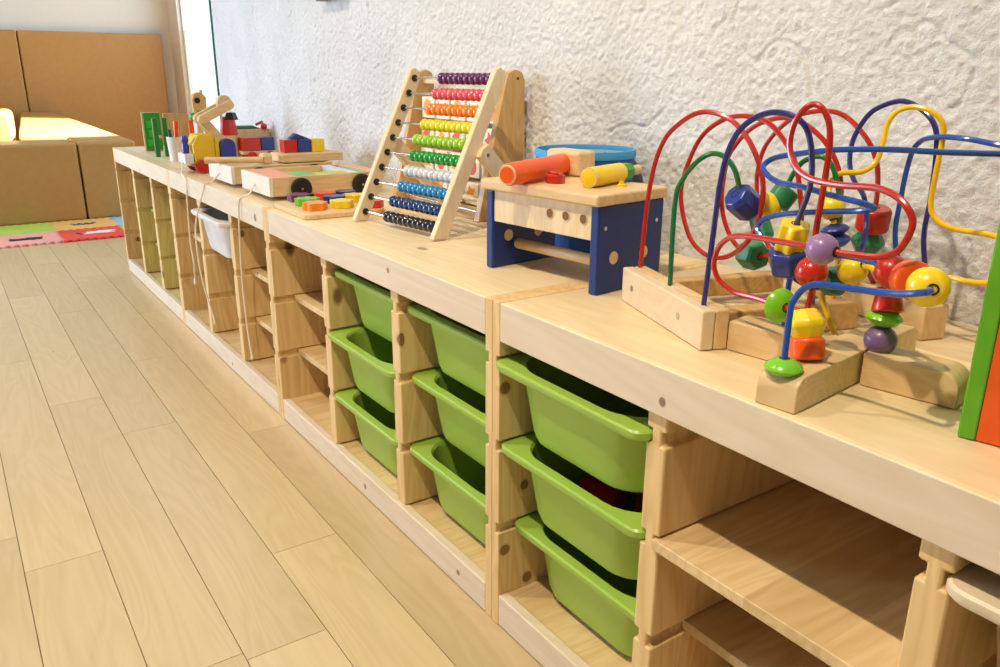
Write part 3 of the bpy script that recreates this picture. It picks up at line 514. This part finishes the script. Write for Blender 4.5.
rm = thing('bead_maze', 'larger bead maze on two wooden end blocks, with tall red coils by the plaster wall', 'bead maze', T_(3.05, .25), 0, 'bead mazes')
fm = thing('bead_maze', 'smaller bead maze on a cross-shaped wooden base near the front edge of the shelf', 'bead maze', T_(3.27, .13), 0, 'bead mazes')
R0 = Matrix.Translation(-rm.location); Q0 = Matrix.Translation(-fm.location)
aA = math.atan2(-.0755, .2130)
def at(x, y, a, z=H): return Matrix.Translation((x, y, z)) @ Matrix.Rotation(a, 4, 'Z')
mb = MB(); MA = R0 @ at(2.918, .148, aA)
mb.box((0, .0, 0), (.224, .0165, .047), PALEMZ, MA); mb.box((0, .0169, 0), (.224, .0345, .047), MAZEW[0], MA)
mb.build('end_block', rm, .0025)
sc_ = MB()
for xx in (.034, .167): sc_.cyl(MA @ Vector((xx, .0004, .025)), MA @ Vector((xx, -.0008, .025)), .0042, STEEL, 12)
sc_.build('screw', rm)
mb = MB(); MG = R0 @ at(3.035, .394, aA); mb.box((0, 0, 0), (.224, .0345, .042), MAZEW[0], MG); mb.build('end_block', rm, .0025)
mb = MB(); mb.box((0, -.012, .008), (.195, .012, .034), AMBER[0], R0 @ at(2.960, .168, 1.262)); mb.build('rail', rm, .003)
mb = MB(); round_beam(mb, .196, .026, .036, AMBER[0], R0 @ at(3.105, .118, 1.262), .014); mb.build('rail', rm, .003)
aC = math.radians(8)
mb = MB()
round_beam(mb, .262, .041, .034, MAZEW[0], Q0 @ at(3.2795, .008, PI/2+.125), .016, (True, True))
mb.build('long_beam', fm, .0015)
mb = MB(); round_beam(mb, .1065, .042, .034, MAZEW[0], Q0 @ at(3.138, .1245, aC), .012, (False, False)); mb.build('left_arm', fm, .0015)
mb = MB(); round_beam(mb, .089, .042, .034, MAZEW[0], Q0 @ at(3.2845, .1505, math.radians(10.5)), .018, (False, True)); mb.build('right_arm', fm, .0015)
for wn_, pts in WIRES.items():
    root = rm if wn_.startswith('rear') else fm
    o = MB().tube([p-root.location for p in catmull(pts, 8)], .0031, WM[wn_], 10).build('wire', root); o['label'] = wn_.split('_')[1]+' wire'
for wn_, kind, c, pos, ax, r_, h_ in BEADS:
    root = rm if wn_.startswith('rear') else fm
    me = bead_mesh(kind, r_, h_, WCOL[c]).mesh('bead', 28)
    o = bpy.data.objects.new('bead', me); COL.objects.link(o); o.parent = root
    o.matrix_local = frame(Vector(pos)-root.location, ax); o['label'] = c.replace('_', ' ')+' bead'
    if kind in ('hexagon', 'octagon', 'flower', 'bicone', 'cone', 'round_cylinder'):
        b = o.modifiers.new('bevel', 'BEVEL'); b.width = .0012; b.segments = 2; b.limit_method = 'ANGLE'; b.angle_limit = math.radians(25)
    MB().lathe([(.0035, -h_*1.006), (.0050, -h_*1.006), (.0050, h_*1.006), (.0035, h_*1.006)], DARKHOLE, None, 14, True).build('bead_hole', o)
# --- green and orange activity cube at the right edge
cb = thing('activity_cube', 'green-framed box toy with orange side, cut off at the right edge of the photo', 'toy', T_(3.407, .088), math.radians(14))
CW = .22; CH = .30
CG = paint('cube_green', srgb(98, 172, 26), .4); CO = paint('cube_orange', srgb(232, 92, 20), .4)
mb = MB()
for a, b_ in (((0, 0, 0), (.014, .17, CH)), ((CW-.014, 0, 0), (CW, .17, CH)), ((.014, .011, 0), (CW-.014, .159, .010)), ((.014, 0, CH-.014), (CW-.014, .17, CH))): mb.box(a, b_, CG)
mb.build('frame', cb, .002)
MB().box((.0142, .001, .0005), (CW-.0142, .01, CH-.0142), CO).build('front_panel', cb, .001)
MB().box((.0142, .16, .0032), (CW-.0142, .168, CH-.0142), CO).build('rear_panel', cb, .001)
# --- shape puzzle with loose pieces
pz = thing('puzzle_board', 'flat wooden shape puzzle board lying in front of the abacus', 'puzzle', T_(1.98, .115), math.radians(-1))
mb = MB(); mb.loops([rrect(.215, .19, .018, z) for z in (0, .011)], BEECH[0]); mb.build('board', pz, .002)
pg = MB()
pieces = [(1.885, .082, 'plum', srgb(110, 40, 80), 6, 'plum piece at the near left corner'), (1.888, .146, 'red', srgb(225, 60, 25), 4, 'red piece in the middle of the left row'), (1.890, .196, 'dark blue', srgb(40, 45, 120), 5, 'dark blue piece at the far left corner'),
          (1.956, .075, 'green', srgb(115, 195, 40), 8, 'green piece in the middle of the near row'), (1.954, .142, 'navy', srgb(38, 50, 125), 6, 'navy piece at the centre'), (1.954, .190, 'yellow', srgb(238, 205, 30), 8, 'yellow piece on the far side'),
          (2.024, .066, 'orange', srgb(240, 140, 20), 6, 'orange piece nearest the shelf edge'), (2.026, .128, 'yellow', srgb(240, 210, 20), 5, 'yellow piece at the middle of the right side'), (2.055, .188, 'red', srgb(215, 45, 30), 4, 'red piece under the abacus rods')]
for i, (x, y, nm, c, n, lab) in enumerate(pieces):
    pm = paint('puzzle_'+nm.replace(' ', '_')+str(i), c, .35, coat=.2); ring = []
    for k in range(48):
        t = 2*PI*k/48; rr = .0255*(1+(.12*math.cos(n*t) if n != 4 else .10*abs(math.cos(2*t)))); ring.append((rr*math.cos(t), rr*.95*math.sin(t)))
    o = MB().prism(ring, 2, 0, .0165, pm).build('puzzle_piece', None, .0012); o.location = (x, y, H+.0112); o.rotation_euler = (0, 0, .4*i)
    tag(o, lab+' of the flat shape puzzle', 'puzzle piece', 'loose pieces of the shape puzzle')
# --- block wagons
def make_wagon(x0, x1, y0, y1, h, label, cord, wheels=True):
    t = thing('block_wagon', label, 'toy wagon', T_((x0+x1)/2, y0), 0, 'wooden block wagons'); w = (x1-x0)/2; l = y1-y0
    mb = MB(); wl = .010
    mb.box((-w, 0, .010), (w, wl, h), PALE_LIT_END); mb.box((-w, l-wl, .010), (w, l, h), BEECH[0]); mb.box((-w, wl, .010), (-w+wl, l-wl, h), BEECH[1]); mb.box((w-wl, wl, .010), (w, l-wl, h), BEECH[1]); mb.box((-w+wl, wl, .010), (w-wl, l-wl, .018), BEECH[1])
    mb.build('body', t, .0015)
    for sx in (-1, 1):
        for yy in (l*.26, l*.80):
            wh = MB(); Mx = frame((sx*(w+.0008), yy, .0267), (sx, 0, 0)); wh.lathe([(.0245, 0), (.0263, .002), (.0263, .009), (.0235, .0105), (.019, .0085), (.007, .008), (.006, .011)], BLACK, Mx, 28)
            wo = wh.build('wheel', t); MB().cyl(Vector((sx*(w+.0118), yy, .0267)), Vector((sx*(w+.0130), yy, .0267)), .0035, STEEL, 12).build('hub_cap', wo)
    return t
w1 = make_wagon(1.575, 1.790, .046, .345, .056, 'wooden block wagon with black wheels, packed with pale coloured blocks', None)
w2 = make_wagon(1.292, 1.508, .040, .330, .056, 'wooden wagon with a natural plank on it, left of the pale block wagon', None)
def cord(root, pts, bead, r=.0023):
    P_ = [Vector(p)-root.location for p in pts]
    c = MB().tube(catmull(P_, 6), r, CORDM, 8).build('pull_cord', root)
    MB().lathe([(.0015, 0), (.0035, -.005), (.0055, -.014), (.004, -.020), (.001, -.022)] if bead else [(.001, .004), (.004, 0), (.004, -.006), (.001, -.010)], WHITEP if bead else CORDM, Matrix.Translation(P_[-1]), 12).build('cord_end', c)
cord(w1, [(1.683, .045, H+.03), (1.700, .02, H+.006), (1.706, .001, H+.003), (1.702, -.005, H-.015), (1.690, -.006, .442), (1.676, -.006, .33), (1.674, -.006, .27), (1.680, -.006, .176), (1.697, -.006, .107)], False)
cord(w2, [(1.400, .039, H+.03), (1.388, .018, H+.006), (1.384, .001, H+.003), (1.378, -.005, H-.02), (1.345, -.026, .41), (1.343, -.03, .33), (1.350, -.026, .243), (1.362, -.012, .151), (1.372, -.01, .120)], False)
PALES = [('salmon', srgb(235, 150, 115)), ('mint', srgb(110, 190, 105)), ('lime', srgb(190, 200, 60)), ('pale_blue', srgb(205, 215, 225)), ('pink', srgb(232, 165, 140)), ('wood', (.7, .5, .26))]
PM = {k: paint('pale_'+k, c, .4, var=.03) for k, c in PALES}
for k, x0, x1, y0, y1, lab in [('salmon', -.095, .095, .012, .075, 'salmon block across the near end'), ('mint', -.005, .095, .077, .125, 'green block behind the salmon one'), ('lime', .045, .095, .127, .215, 'lime block along the right side'), ('wood', -.095, -.008, .077, .215, 'plain wood block along the left side'),
                               ('pale_blue', -.095, .095, .217, .240, 'pale blue block across the middle'), ('mint', -.03, .095, .242, .262, 'thin green block near the wall end'), ('pink', -.095, .095, .264, .287, 'pink block at the wall end')]:
    zt = .0562 if k != 'wood' else .036
    o = MB().box((x0, y0, .0185), (x1, y1, zt), PM[k]).build('toy_block', None, .0015); o.location = T_(1.6825, .046); tag(o, lab+' of the black-wheeled wagon', 'toy block', 'blocks packed in the wagon')
o = MB().box((-.095, .012, .0185), (.095, .276, .053), BEECH[1]).build('toy_block', None, .002); o.location = T_(1.40, .040); tag(o, 'wide natural wood block filling the left wagon', 'toy block')
o = MB().box((-.05, .155, .0), (.055, .335, .022), BEECH[1]).build('toy_plank', None, .002); o.location = (1.425, .04, H+.0565); tag(o, 'natural wooden plank lying across the left wagon under three cubes', 'toy plank')
CZ = H+.0565+.0222
for (y, c, nm) in ((.238, RED, 'red'), (.2795, NAVY, 'blue'), (.321, YELLOW, 'yellow')):
    o = MB().box((-.019, -.0195, 0), (.019, .0195, .036), c).build('toy_block', None, .0015); o.location = (1.412, y, CZ); tag(o, nm+' cube in the row of three cubes on the plank', 'toy block', 'row of three cubes')
o = MB().prism([(-.03, 0), (.03, 0), (-.01, .016)], 0, -.012, .012, NAVY).build('toy_block', None, .001); o.location = (1.375, .268, CZ+.0403); o.location = (1.402, .272, CZ+.0363); tag(o, 'blue wedge block lying on top of the three cubes', 'toy block')
dw = thing('toy_hammer', 'natural wooden dowel hammer lying across the near end of the left wagon', 'toy hammer', (1.44, .110, H+.0565))
MB().cyl((-.05, -.105, .0095), (.02, .035, .0095), .009, BEECH[1], 18).build('handle', dw)
MB().prism([(-.02, 0), (.02, 0), (.02, .018), (.012, .026), (-.012, .026), (-.02, .018)], 1, .036, .062, BEECH[0]).build('head', dw, .003)
# --- crane truck
ck = thing('toy_crane_truck', 'wooden toy crane truck with yellow cab, blue dome and red wheels', 'toy truck', T_(1.08, .135))
YEL2 = paint('cab_yellow', srgb(232, 190, 40), .4)
MB().box((-.04, -.105, .024), (.04, -.0885, .036), BEECH[1]).box((-.04, -.0395, .022), (.04, .075, .036), BEECH[1]).box((-.0395, -.0885, .020), (.0395, -.0395, .0236), BEECH[1]).build('chassis', ck, .002)
tag(MB().box((-.043, -.118, .030), (.043, -.0915, .060), WHITEP).build('bumper', ck, .002), 'white bumper', None)
MB().prism([(-.088, .024), (-.092, .085), (-.074, .116), (-.026, .116), (-.026, .0365), (-.04, .0365), (-.046, .024)], 0, -.043, .043, YEL2).build('cab', ck, .003)
MB().prism([(-.0248, .0365), (-.0105, .0365), (-.0105, .095), (-.0248, .110)], 0, -.040, .0385, YEL2).build('cab_rear', ck, .003)
MB().prism([(-.009, .037), (.039, .037), (.039, .078)]+[(.015+.024*math.cos(a*PI/12), .078+.024*math.sin(a*PI/12)) for a in range(1, 12)]+[(-.009, .078)], 0, -.035, .0435, paint('dome_blue', srgb(48, 62, 150), .35)).build('counterweight', ck, .003)
for sx in (-1, 1):
    for yy in (-.070, -.022, .048):
        MB().lathe([(.018, 0), (.0215, .002), (.0215, .011), (.018, .013), (.006, .011)], RED, frame((sx*.0445, yy, .0218), (sx, 0, 0)), 24).build('wheel', ck)
MB().lathe([(.010, .0605), (.011, .083), (.008, .090), (.011, .098), (.011, .106), (.006, .114)], paint('peg_blue', srgb(60, 62, 160), .3), Matrix.Translation((.012, -.1055, 0)), 18).build('peg_driver', ck)
def bar(mb, p, q, w, x0, x1, mat):
    p = Vector(p); q = Vector(q); d = (q-p).normalized(); n_ = Vector((-d.y, d.x)); poly = []
    for k in range(9): a = PI/2+PI*k/8; v_ = d*(math.cos(a)*w)+n_*(math.sin(a)*w); poly.append(p+v_)
    for k in range(9): a = -PI/2+PI*k/8; v_ = d*(math.cos(a)*w)+n_*(math.sin(a)*w); poly.append(q+v_)
    mb.prism([(v_.x, v_.y) for v_ in poly], 0, x0, x1, mat)
mb = MB(); bar(mb, (.012, .084), (-.050, .160), .0135, .012, .024, BEECH[1]); bar(mb, (.012, .084), (-.050, .160), .0135, -.024, -.012, BEECH[1]); mb.build('lower_arm', ck, .002)
mb = MB(); bar(mb, (-.050, .161), (.034, .202), .0135, .0245, .037, BEECH[1]); bar(mb, (-.050, .161), (.034, .202), .0135, -.037, -.0245, BEECH[1]); mb.build('upper_arm', ck, .002)
MB().cyl((-.0115, .026, .208), (.0115, .026, .208), .022, BEECH[0], 28).build('pulley', ck)
MB().tube([(.0, .043, .192), (0, .045, .177)], .0015, CORDM, 6).build('hook_cord', ck)
tag(MB().lathe([(.012, .178), (.015, .176), (.022, .156), (.018, .155)], BLACK, Matrix.Translation((.0, .045, 0)), 4).build('weight', ck), 'black hanging weight', None)
cord(ck, [(1.095, .016, H+.036), (1.11, .008, H+.012), (1.13, .001, H+.003), (1.20, -.005, H-.01), (1.190, -.006, .455), (1.172, -.006, .33), (1.185, -.006, .26), (1.176, -.006, .212)], True)
# red tapered toy post behind the crane
o = thing('toy_lamp_post', 'red tapered wooden toy standing behind the crane boom', 'toy', T_(.76, .262))
MB().lathe([(.030, 0), (.030, .085), (.028, .087)], BEECH[2], None, 20).build('stand', o)
MB().lathe([(.028, .0872), (.030, .090), (.0225, .150), (.018, .1505)], RED, None, 20).build('body', o)
# wooden animal toy behind the crane
an = thing('wooden_animal_toy', 'small wooden figure with holed head and green collar behind the crane', 'toy', T_(.74, .17))
MB().lathe([(.022, 0), (.022, .012), (.010, .018), (.010, .135)], BEECH[2], None, 16).build('stand', an)
gm = MB()
for (y, z) in ((-.018, .150), (.002, .162), (.014, .148), (-.006, .142)): gm.ball((.004, y, z), .015, GREENB, 1, 14)
gm.build('collar', an)
MB().prism([(-.018, .162), (.024, .162), (.026, .215), (.012, .232), (-.010, .228), (-.020, .208)], 0, -.014, .014, AMBER[2]).cyl((.0142, -.004, .205), (.0148, -.004, .205), .010, DARKHOLE, 16).build('head', an, .004)
MB().prism([(.010, .228), (.018, .230), (.017, .240), (.012, .240)], 0, -.006, .006, AMBER[2]).build('ear', an, .001)
MB().box((-.006, -.038, .085), (.006, -.022, .14), ORANGE).build('arm', an, .003)
# red and blue loaded cart
ct = thing('toy_train_cart', 'small wooden cart with a red half-round wheel, loaded with a red and a blue cube', 'toy cart', T_(.80, .345))
MB().prism([(-.062, .022), (.070, .022), (.070, .034), (-.062, .034)], 0, -.03, .03, BEECH[1]).build('bed', ct, .003)
for sx in (-1, 1):
    for yy in (-.03, .035): MB().cyl((sx*.0305, yy, .0165), (sx*.040, yy, .0165), .016, RED, 24).build('wheel', ct)
for y, w, c, nm in ((-.026, .031, RED, 'red'), (.031, .024, NAVY, 'blue')):
    o = MB().box((-.028, y-w, 0), (.028, y+w, .045), c).build('toy_block', None, .002); o.location = T_(.80, .345); o.location.z = H+.0343; tag(o, nm+' cube riding on the small cart by the plaster wall', 'toy block', 'cubes on the small cart')
pt = thing('peg_toy', 'small wooden peg toy with green top and red knobs behind the loaded cart', 'toy', T_(.66, .385))
MB().box((-.02, -.075, 0), (.02, .05, .10), BEECH[2]).build('block', pt, .003)
MB().prism([(-.085, .100), (.02, .100), (-.01, .112), (-.07, .112)], 0, -.018, .018, GREEN).build('green_top', pt, .002)
mb = MB(); mb.cyl((.021, .000, .115), (.021, .026, .125), .005, RED, 12); mb.ball((.021, .03, .108), .012, RED); mb.build('knob', pt)
# board toys at the far end
b1 = thing('toy_board', 'green-faced wooden board standing upright at the far end of the shelf', 'toy board', T_(.25, .11))
MB().box((-.008, -.032, 0), (.0, .036, .148), BEECH[2]).build('backing', b1, .002)
MB().box((.0002, -.027, .004), (.006, .036, .146), GREENB).build('green_face', b1, .002)
mb = MB()
for (y0, y1, z0, z1) in ((-.018, .004, .088, .116), (-.012, .012, .052, .082), (-.018, .0, .020, .046)): mb.box((.0062, y0, z0), (.011, y1, z1), paint('leaf_block', srgb(60, 185, 60), .4))
mb.build('raised_shape', b1, .002)
b2 = thing('toy_gate', 'two upright dark green bars joined by a wooden peg, left of the white cup', 'toy', T_(.50, .085))
for y in (-.012, .022): MB().box((-.010, y-.010, 0), (.010, y+.006, .138), paint('bar_green', srgb(30, 122, 34), .4)).build('bar', b2, .002)
MB().cyl((0, -.0059, .07), (0, .0119, .07), .0065, BEECH[1], 14).build('peg', b2)
b3 = thing('toy_screen', 'plain tan wooden panel with rounded corners standing behind the white cup', 'toy', T_(.45, .16))
pr = [(-.046, 0), (.046, 0), (.046, .140)]+[(.034+.012*math.cos(a*PI/8), .140+.012*math.sin(a*PI/8)) for a in range(1, 5)]+[(-.046, .152)]
MB().prism(pr, 0, -.005, .005, AMBER[2]).build('panel', b3, .002); MB().box((-.02, -.046, 0), (.02, -.036, .012), AMBER[0]).build('foot', b3, .001)
cup = thing('cup', 'white tapered cup with wood-coloured side in front of the tan panel', 'cup', T_(.68, .098))
MB().lathe([(.025, 0), (.031, .082), (.0285, .082), (.0235, .004), (.001, .004), (.001, 0)], paint('cup_white', srgb(225, 215, 205), .5), None, 28, True).build('body', cup)
st = MB().cyl((0, 0, 0), (.004, .006, .13), .0085, ORANGE, 14).build('toy_stick'); st.location = (.678, .098, H+.005); tag(st, 'orange stick standing in the white cup', 'toy stick')
st = MB().cyl((0, 0, 0), (-.004, -.010, .10), .006, DGREEN, 14).build('toy_stick'); st.location = (.67, .092, H+.005); tag(st, 'short dark green stick standing in the white cup', 'toy stick')
# ------------------------------------------------------------------ soft seating and wall pads at the far end
def pad(name, a, b, label, cat, bev=.03, group=None):
    c = [(a[i]+b[i])/2 for i in range(3)]; c[2] = a[2]
    o = MB().box(tuple(a[i]-c[i] for i in range(3)), tuple(b[i]-c[i] for i in range(3)), TANL).build(name, None, bev, 4); o.location = c
    return tag(o, label, cat, group)
pad('padded_block', (-1.80, -1.7, .0005), (-1.456, .052, .440), 'long tan padded bench block facing the camera at the left edge', 'padded bench', .02, 'tan padded bench blocks')
def wedge(name, foot, zt, label, cat, bev):
    c = Vector((sum(p[0] for p in foot)/len(foot), sum(p[1] for p in foot)/len(foot), .0005)); n = len(foot)
    lo = [(p[0]-c.x, p[1]-c.y, 0) for p in foot]; hi = [(p[0]-c.x, p[1]-c.y, zt(p[0])) for p in foot]
    mb = MB(); mb.add(lo+hi, [tuple(range(n-1, -1, -1)), tuple(range(n, 2*n))]+[(i, (i+1) % n, (i+1) % n+n, i+n) for i in range(n)], TANL)
    o = mb.build(name, None, bev, 4); o.location = c; return tag(o, label, cat, 'tan padded bench blocks')
wedge('padded_block', [(-1.456, .058), (-1.456, .36), (XB+.14, .235), (XB+.14, 0), (-1.83, -.20), (-1.83, .058)], lambda x: .440+(-1.456-x)*.0258, 'tan padded block running back along the window, top lit white', 'padded bench', .018)
wedge('padded_block', [(-2.2, -1.7), (-2.2, -.19), (-2.7, -.145), (-2.7, -1.7)], lambda x: .585, 'cream-lit raised cushion block behind the front bench block', 'padded bench', .035)
pad('wall_pad', (XB+.002, .078, .05), (XB+.10, 1.17, 1.135), 'wide tan padded wall panel behind the bench, right of the seam', 'wall pad', .012, 'tan padded wall panels')
pad('wall_pad', (XB+.002, -1.4, .05), (XB+.10, .072, 1.135), 'tan padded wall panel left of the seam at the photo edge', 'wall pad', .012, 'tan padded wall panels')
# ------------------------------------------------------------------ foam mat tiles
def tile(x0, x1, y0, y1, col, nm, label, prints):
    n = 8; amp = .009; pl = []
    W_ = x1-x0; D_ = y1-y0; k = n*8
    for i in range(k): pl.append((x0+W_*i/k, y0+amp*math.sin(2*PI*n*i/k)))
    for i in range(k): pl.append((x1+amp*math.sin(2*PI*n*i/k), y0+D_*i/k))
    for i in range(k): pl.append((x1-W_*i/k, y1+amp*math.sin(2*PI*n*(1-i/k))))
    for i in range(k): pl.append((x0+amp*math.sin(2*PI*n*(1-i/k)), y1-D_*i/k))
    c = Vector(((x0+x1)/2, (y0+y1)/2, 0)); pl = [(p[0]-c.x, p[1]-c.y) for p in pl]
    t = thing('foam_mat_tile', label, 'mat tile', (c.x, c.y, 0), 0, 'foam mat tiles')
    MB().prism(pl, 2, .0003, .011, paint('foam_'+nm, col, .85)).build('tile', t)
    for (pm, strokes) in prints:
        for st_ in strokes: MB().tube(catmull([(a_, b_, .0105) for a_, b_ in st_], 5), .0045, pm, 6).build('print', t)
DK = paint('print_dark', srgb(60, 40, 50), .8); WH = paint('print_white', srgb(240, 235, 230), .8); NV = paint('print_navy', srgb(55, 65, 110), .8)
blob = lambda cx, cy, rx, ry, n=8: [[(cx-rx+2*rx*i/n, cy+ry*math.sin(i*1.9)) for i in range(n+1)], [(cx-rx*.7+1.4*rx*i/n, cy+ry*1.4*math.cos(i*2.3)) for i in range(n+1)]]
FPK, FRD, FGR, FOR, FBL = srgb(240, 165, 152), srgb(232, 76, 60), srgb(186, 212, 84), srgb(244, 188, 104), srgb(160, 198, 220)
tile(-1.125, -.815, -.460, -.152, FPK, 'pink', 'pink foam mat tile with a dark scribbled animal', [(DK, blob(.02, .0, .03, .055)+[[(-.02, -.07), (.03, -.02), (-.01, .03), (.03, .07)]])])
tile(-1.125, -.815, -.150, .158, FRD, 'red', 'red foam mat tile with white and dark print', [(WH, blob(.0, .03, .035, .06)), (DK, [[(-.02, -.075), (.02, -.05), (-.01, -.03)]])])
tile(-1.437, -1.127, -.460, -.152, FGR, 'green', 'yellow-green foam mat tile in front of the bench', [])
tile(-1.437, -1.127, -.150, .158, FOR, 'orange', 'orange foam mat tile with a navy print', [(NV, [[(-.02+.02*(i % 3), -.06+.012*i) for i in range(11)], [(.03-.02*(i % 2), -.05+.012*i) for i in range(9)]])])
tile(-1.437, -1.127, .160, .468, FBL, 'blue', 'light blue foam mat tile, mostly hidden behind the storage frame', [])
tile(-1.125, -.815, .160, .468, FGR, 'yellow', 'yellow-green foam mat tile behind the storage frame end', [])
tile(-1.125, -.815, -.770, -.462, FBL, 'sky', 'light blue foam mat tile left of the pink one', [])
tile(-1.437, -1.127, -.770, -.462, FRD, 'coral', 'red foam mat tile left of the yellow-green one', [])
# ------------------------------------------------------------------ picture frame on the plaster wall, only its lower edge in view
pf = thing('wall_picture', 'grey picture frame on the plaster wall, cut off by the top of the photo', 'picture frame', (1.34, YW-.012, 1.024))
GF = paint('grey_frame', srgb(120, 105, 105), .5); mb = MB()
for a, b_ in (((-.09, -.02, 0), (.09, .006, .015)), ((-.09, -.02, .225), (.09, .006, .24)), ((-.09, -.02, .015), (-.075, .006, .225)), ((.075, -.02, .015), (.09, .006, .225))): mb.box(a, b_, GF)
mb.build('frame', pf, .002); MB().box((-.0748, -.008, .0152), (.0748, .004, .2248), paint('picture_cream', srgb(220, 215, 205), .7)).build('picture', pf)
# ------------------------------------------------------------------ camera
az, el, roll = 2.53931873, -.311697901, .00656588
fw = Vector((math.cos(el)*math.cos(az), math.cos(el)*math.sin(az), math.sin(el)))
rt = fw.cross(Vector((0, 0, 1))).normalized(); up = rt.cross(fw)
r2 = rt*math.cos(roll)+up*math.sin(roll); u2 = -rt*math.sin(roll)+up*math.cos(roll)
cam = bpy.data.cameras.new('camera'); cam.sensor_width = 36; cam.lens = 802.13/1000*36; cam.clip_start = .02
co = bpy.data.objects.new('camera', cam); COL.objects.link(co)
M = Matrix.Identity(4)
for i in range(3): M[i][0] = r2[i]; M[i][1] = u2[i]; M[i][2] = -fw[i]
M.translation = Vector((3.70469718, -.595216748, .816867157)); co.matrix_world = M; SC.camera = co
# ------------------------------------------------------------------ light
w = bpy.data.worlds.new('room'); SC.world = w; w.use_nodes = True; wnt = w.node_tree; bg = wnt.nodes['Background']
# soft indoor ambience, with bright sky outside the window side (+y)
tcw = wnt.nodes.new('ShaderNodeTexCoord'); spw = wnt.nodes.new('ShaderNodeSeparateXYZ'); wnt.links.new(tcw.outputs['Generated'], spw.inputs[0])
rw = ramp(wnt, [(.08, (.22, .218, .215)), (.20, (1.5, 1.75, 1.85))]); wnt.links.new(spw.outputs[1], rw.inputs['Fac']); wnt.links.new(rw.outputs['Color'], bg.inputs[0]); bg.inputs[1].default_value = 1.0
def lamp(kind, name, loc, target, energy, col, **kw):
    l = bpy.data.lights.new(name, kind); l.energy = energy; l.color = col
    for k, v in kw.items(): setattr(l, k, v)
    o = bpy.data.objects.new(name, l); COL.objects.link(o); o.location = loc
    d = Vector(target)-Vector(loc); o.rotation_euler = d.to_track_quat('-Z', 'Y').to_euler(); return o
WARM = (1, .85, .63)
for x, e in ((3.35, 152), (2.1, 88), (.8, 14)):
    lamp('SPOT', 'ceiling_spot', (x, -.95, 2.45), (x, .1, .5), e, WARM, spot_size=math.radians(100), spot_blend=.8, shadow_soft_size=.03)
lamp('AREA', 'window_daylight', (-1.8, YS+.6, 1.5), (-1.8, -.6, 1.2), 65, (.86, .93, 1), shape='RECTANGLE', size=4.0, size_y=2.6)
lamp('SPOT', 'sun_through_window', (-1.2, 1.95, 2.25), (-2.55, -.08, .45), 7500, (1, .97, .93), spot_size=math.radians(30), spot_blend=.4, shadow_soft_size=.03)
lamp('AREA', 'far_daylight', (-.7, -2.5, 1.1), (1.0, .1, .3), 62, (.70, .82, 1), shape='RECTANGLE', size=1.4, size_y=1.4, spread=math.radians(120))
SC.view_settings.view_transform = 'Standard'; SC.view_settings.look = 'None'; SC.view_settings.gamma = 1; SC.view_settings.exposure = -.10; SC.view_settings.use_curve_mapping = False
